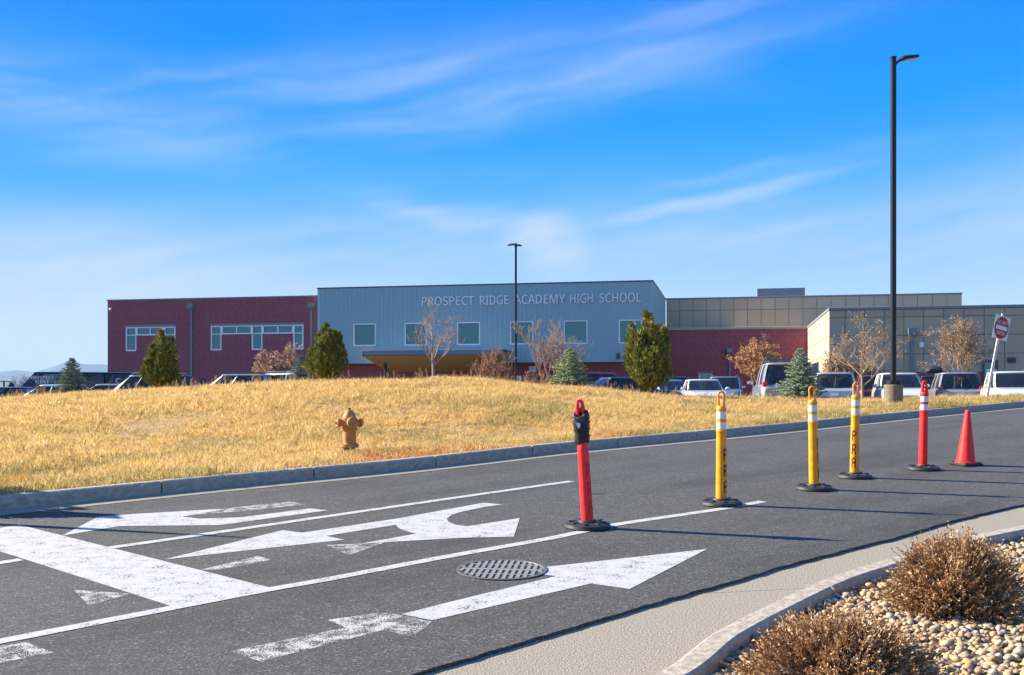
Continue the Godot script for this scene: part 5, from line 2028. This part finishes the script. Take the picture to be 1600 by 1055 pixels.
func build_plants():
	var leaf := StandardMaterial3D.new()
	leaf.vertex_color_use_as_albedo = true
	leaf.roughness = 0.8
	leaf.backlight_enabled = true
	leaf.backlight = Color(0.45, 0.45, 0.45)
	M.leaf = leaf
	M.bark = mat(0.13, 0.085, 0.055, 0.95)
	juniper("largest juniper, standing alone on the open grass near the yellow posts", berm(1012, 28.0), 2.28, 1.22, 31)
	juniper("bushy juniper before the brick wing with the small ribbon window", berm(251, 28.5), 1.78, 1.0, 36)
	juniper("dense twin topped juniper before the corner of metal block and brick wing", berm(509, 28.5), 1.70, 1.22, 33)
	spruce("small blue green spruce before the black vans", berm(112, 27.5), 1.10, 0.96, 41, Color(0.22, 0.31, 0.23))
	spruce("little blue spruce half hidden behind the twin topped juniper", berm(470, 29.5), 1.0, 0.9, 42, Color(0.24, 0.34, 0.31))
	spruce("pale grey green spruce before the metal block", berm(890, 28.5), 1.22, 1.28, 43, Color(0.40, 0.48, 0.28))
	spruce("wide pale spruce beside the large silver car", berm(1250, 30.0), 1.58, 1.42, 44, Color(0.38, 0.47, 0.32))
	var fine := {"lift": 0.3, "wander": 0.22, "taper": 0.45, "levels": 4, "kids": [5, 5, 4, 3, 0], "first": 0.35, "angle": 0.62, "rise": 0.25, "shrink": 0.62, "thin": 0.0045, "trunk": 0.55, "rad": 0.018, "limbs": 9.0, "limb": 0.34, "spread": 0.75, "leaf": 0.03}
	bare_tree("bare_tree", "slender bare grey tree on the crest before the timber canopy", berm(677, 28.5), 2.6, 51, [0.30, 0.24, 0.21], [0.4, 0.28, 0.15], 60, fine)
	var b2 := fine.duplicate(); b2.merge({"spread": 0.85, "limb": 0.42, "first": 0.30, "leaf": 0.022, "thin": 0.005, "rad": 0.016}, true)
	bare_tree("bare_tree", "bare tan tree with pale trunk left of the tall lamp post", berm(1348, 31.0), 3.05, 52, [0.30, 0.22, 0.15], [0.50, 0.36, 0.20], 800, b2)
	var multi := fine.duplicate(); multi.merge({"stems": 5, "trunk": 0.5, "limbs": 5.0, "spread": 0.5, "limb": 0.36, "rad": 0.012, "thin": 0.006, "leaf": 0.035, "leaf_below": 0.4}, true)
	bare_tree("bare_tree", "grey many stemmed bare tree behind the pale grey green spruce", Vector3((868 - 800.0) / 1600.0 * 34, hill(2.3, -34), -34), 3.3, 53, [0.30, 0.23, 0.20], [0.34, 0.18, 0.09], 900, multi)
	var mid := multi.duplicate(); mid.merge({"stems": 7, "leaf_below": 0.5, "spread": 0.7, "rad": 0.010}, true)
	bare_tree("leafy_shrub", "reddish brown many stemmed shrub at the foot of the slim lamp post", Vector3((772 - 800.0) / 1600.0 * 34, hill(-0.6, -34), -34), 2.0, 54, [0.30, 0.17, 0.12], [0.38, 0.19, 0.10], 500, mid)
	var lotf := fine.duplicate(); lotf.merge({"stems": 4, "trunk": 0.45, "limbs": 6.0, "limb": 0.40, "spread": 0.6, "rad": 0.010, "thin": 0.014, "leaf": 0.065, "leaf_below": 0.8, "kids": [5, 5, 4, 3, 0]}, true)
	bare_tree("bare_tree", "rust brown leafed tree before the low brick wall", lot(1184, 72.0), 5.3, 55, [0.28, 0.16, 0.10], [0.52, 0.27, 0.11], 11000, lotf)
	bare_tree("bare_tree", "pale brown leafed tree before the brick wing, left of the twin topped juniper", lot(436, 66.0), 4.3, 56, [0.32, 0.20, 0.14], [0.55, 0.34, 0.19], 8500, lotf)
	var dense := fine.duplicate(); dense.merge({"stems": 1, "trunk": 0.72, "limbs": 24.0, "limb": 0.40, "spread": 0.55, "first": 0.2, "rad": 0.012, "thin": 0.011, "leaf": 0.035, "kids": [5, 5, 4, 3, 0]}, true)
	bare_tree("bare_tree", "dense twiggy light brown tree before the tan wing behind the minivan", lot(1497, 58.0), 5.15, 57, [0.33, 0.22, 0.14], [0.42, 0.30, 0.19], 5500, dense)
	bare_tree("bare_tree", "low twiggy brown tree before the tan wing behind the pale car", lot(1326, 56.0), 3.6, 58, [0.33, 0.23, 0.15], [0.48, 0.33, 0.18], 3000, lotf)
	bare_tree("bare_tree", "thin far bare tree beside the bell lamp", lot(36, 66.0), 2.7, 59, [0.16, 0.15, 0.15], [0.1, 0.1, 0.1], 0, multi)
	var hedge := mid.duplicate(); hedge.merge({"leaf": 0.09, "thin": 0.012, "leaf_below": 1.0}, true)
	bare_tree("leafy_shrub", "dark reddish shrub by the white plaque under the metal block", lot(843, 70.0), 2.4, 60, [0.25, 0.14, 0.10], [0.30, 0.13, 0.08], 1500, hedge)
	# dry shrubs in the gravel
	var p := rp(1492, 958, 0.045)
	dry_shrub("rounded rust brown dry shrub on the gravel bed", p, 0.40, 0.37, 0.46, 71, 5200, -0.15)
	p = rp(1312, 1088, 0.045)
	dry_shrub("low spreading tan dry shrub on the gravel next to the kerb", p, 0.46, 0.40, 0.36, 72, 5200, -0.05)
	# outside the frame at the left, seen only by their shadows: a sign and a slim marker post, and a low juniper at the kerb
	var to := Vector3(-0.969, 0, -0.246)
	var g := rp(176, 807)
	var f := g + to * 3.85
	f.y = hill(f.x, f.z) - 0.05
	var t := thing("road_sign", "road sign on a thin post beyond the left end of the kerb", "road sign", f)
	var s := Shape.new()
	s.box(-0.025, 0.025, 0.0, 2.0, -0.02, 0.02)
	obj("post", s, M.post_pale, t)
	s = Shape.new()
	s.bevel_box(Transform3D(Basis(Vector3.UP, -1.1), Vector3(0, 1.9, 0)), Vector3(0.30, 0.32, 0.006), 0.002)
	obj("sign_plate", s, M.white, t)
	g = rp(420, 842)
	f = g + to * 5.2
	f.y = hill(f.x, f.z) - 0.05
	t = thing("marker_post", "slim tapering marker post beyond the left end of the kerb", "post", f)
	s = Shape.new()
	s.tube([Vector3.ZERO, Vector3(0, 1.6, 0), Vector3(0, 2.55, 0)], [0.03, 0.05, 0.02], 8)
	obj("shaft", s, M.dark_metal, t)
	var jp := rp(-50, 800)
	juniper("low juniper at the kerb beyond the left end of the grass", Vector3(jp.x - 0.75, hill(jp.x - 0.75, jp.z - 0.35), jp.z - 0.35), 0.85, 1.1, 34)

func build_mountains():
	M.mountain = mat(0.10, 0.13, 0.16, 1.0)
	var nz := FastNoiseLite.new()
	nz.seed = 14; nz.frequency = 0.0015; nz.fractal_octaves = 4
	for r in [[6000.0, 90.0, 0.0], [9000.0, 225.0, 500.0]]:
		var s := Shape.new()
		var rings := []
		for i in 120:
			var x := -9000.0 + i * 150.0
			var top: float = r[1] * (1.0 + 0.5 * nz.get_noise_2d(x, r[2]))
			rings.append([Vector3(x, -3, -r[0] + 700.0), Vector3(x, top * 0.5, -r[0] + 300.0 + 90.0 * nz.get_noise_2d(x * 3, 7)), Vector3(x, top, -r[0]), Vector3(x, -3, -r[0] - 800.0)])
		s.smooth_loft(rings, false, false)
		struct("hills", s, M.mountain)

# ------------------------------------------------------------------ scene
func _ready():
	var cam := Camera3D.new()
	cam.name = "camera"
	cam.near = 0.1
	cam.far = 25000.0
	cam.projection = Camera3D.PROJECTION_FRUSTUM
	cam.size = 0.1 * 1055.0 / 1600.0
	cam.frustum_offset = Vector2(0, 0.1 * (615.0 - 527.5) / 1600.0)
	cam.position = Vector3(0, EYE, 0)
	add_child(cam)
	cam.current = true

	var env := Environment.new()
	env.background_mode = Environment.BG_SKY
	var sky := Sky.new()
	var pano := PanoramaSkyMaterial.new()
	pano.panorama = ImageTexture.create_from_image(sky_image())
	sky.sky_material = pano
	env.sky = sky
	env.tonemap_mode = Environment.TONE_MAPPER_LINEAR
	env.tonemap_exposure = EXPOSURE
	env.fog_enabled = true
	env.fog_density = 0.00006
	env.fog_light_color = Color(0.68, 0.86, 1.0)
	env.sdfgi_enabled = true
	env.ssao_enabled = true
	env.ssil_enabled = true
	var we := WorldEnvironment.new()
	we.name = "daylight"
	we.environment = env
	add_child(we)

	var sun := DirectionalLight3D.new()
	sun.name = "sun"
	sun.light_energy = 1.6
	sun.light_color = Color(1.0, 0.95, 0.87)
	sun.light_angular_distance = 0.5
	sun.shadow_enabled = true
	add_child(sun)
	# low winter sun from the left, a little behind the school front
	var to_sun := Vector3(-0.969, tan(deg_to_rad(27.5)), -0.246).normalized()
	sun.look_at_from_position(to_sun * 50.0, Vector3.ZERO, Vector3.UP)

	make_materials()
	build_ground()
	build_paint()
	build_crack()
	build_hill()
	build_grass()
	print("ground done")
	M.sign_blue = mat(0.30, 0.42, 0.55, 0.5)
	build_school()
	print("school done")
	build_posts()
	build_hydrant()
	build_lamps()
	build_cars()
	print("cars done")
	build_plants()
	print("plants done")
	build_mountains()
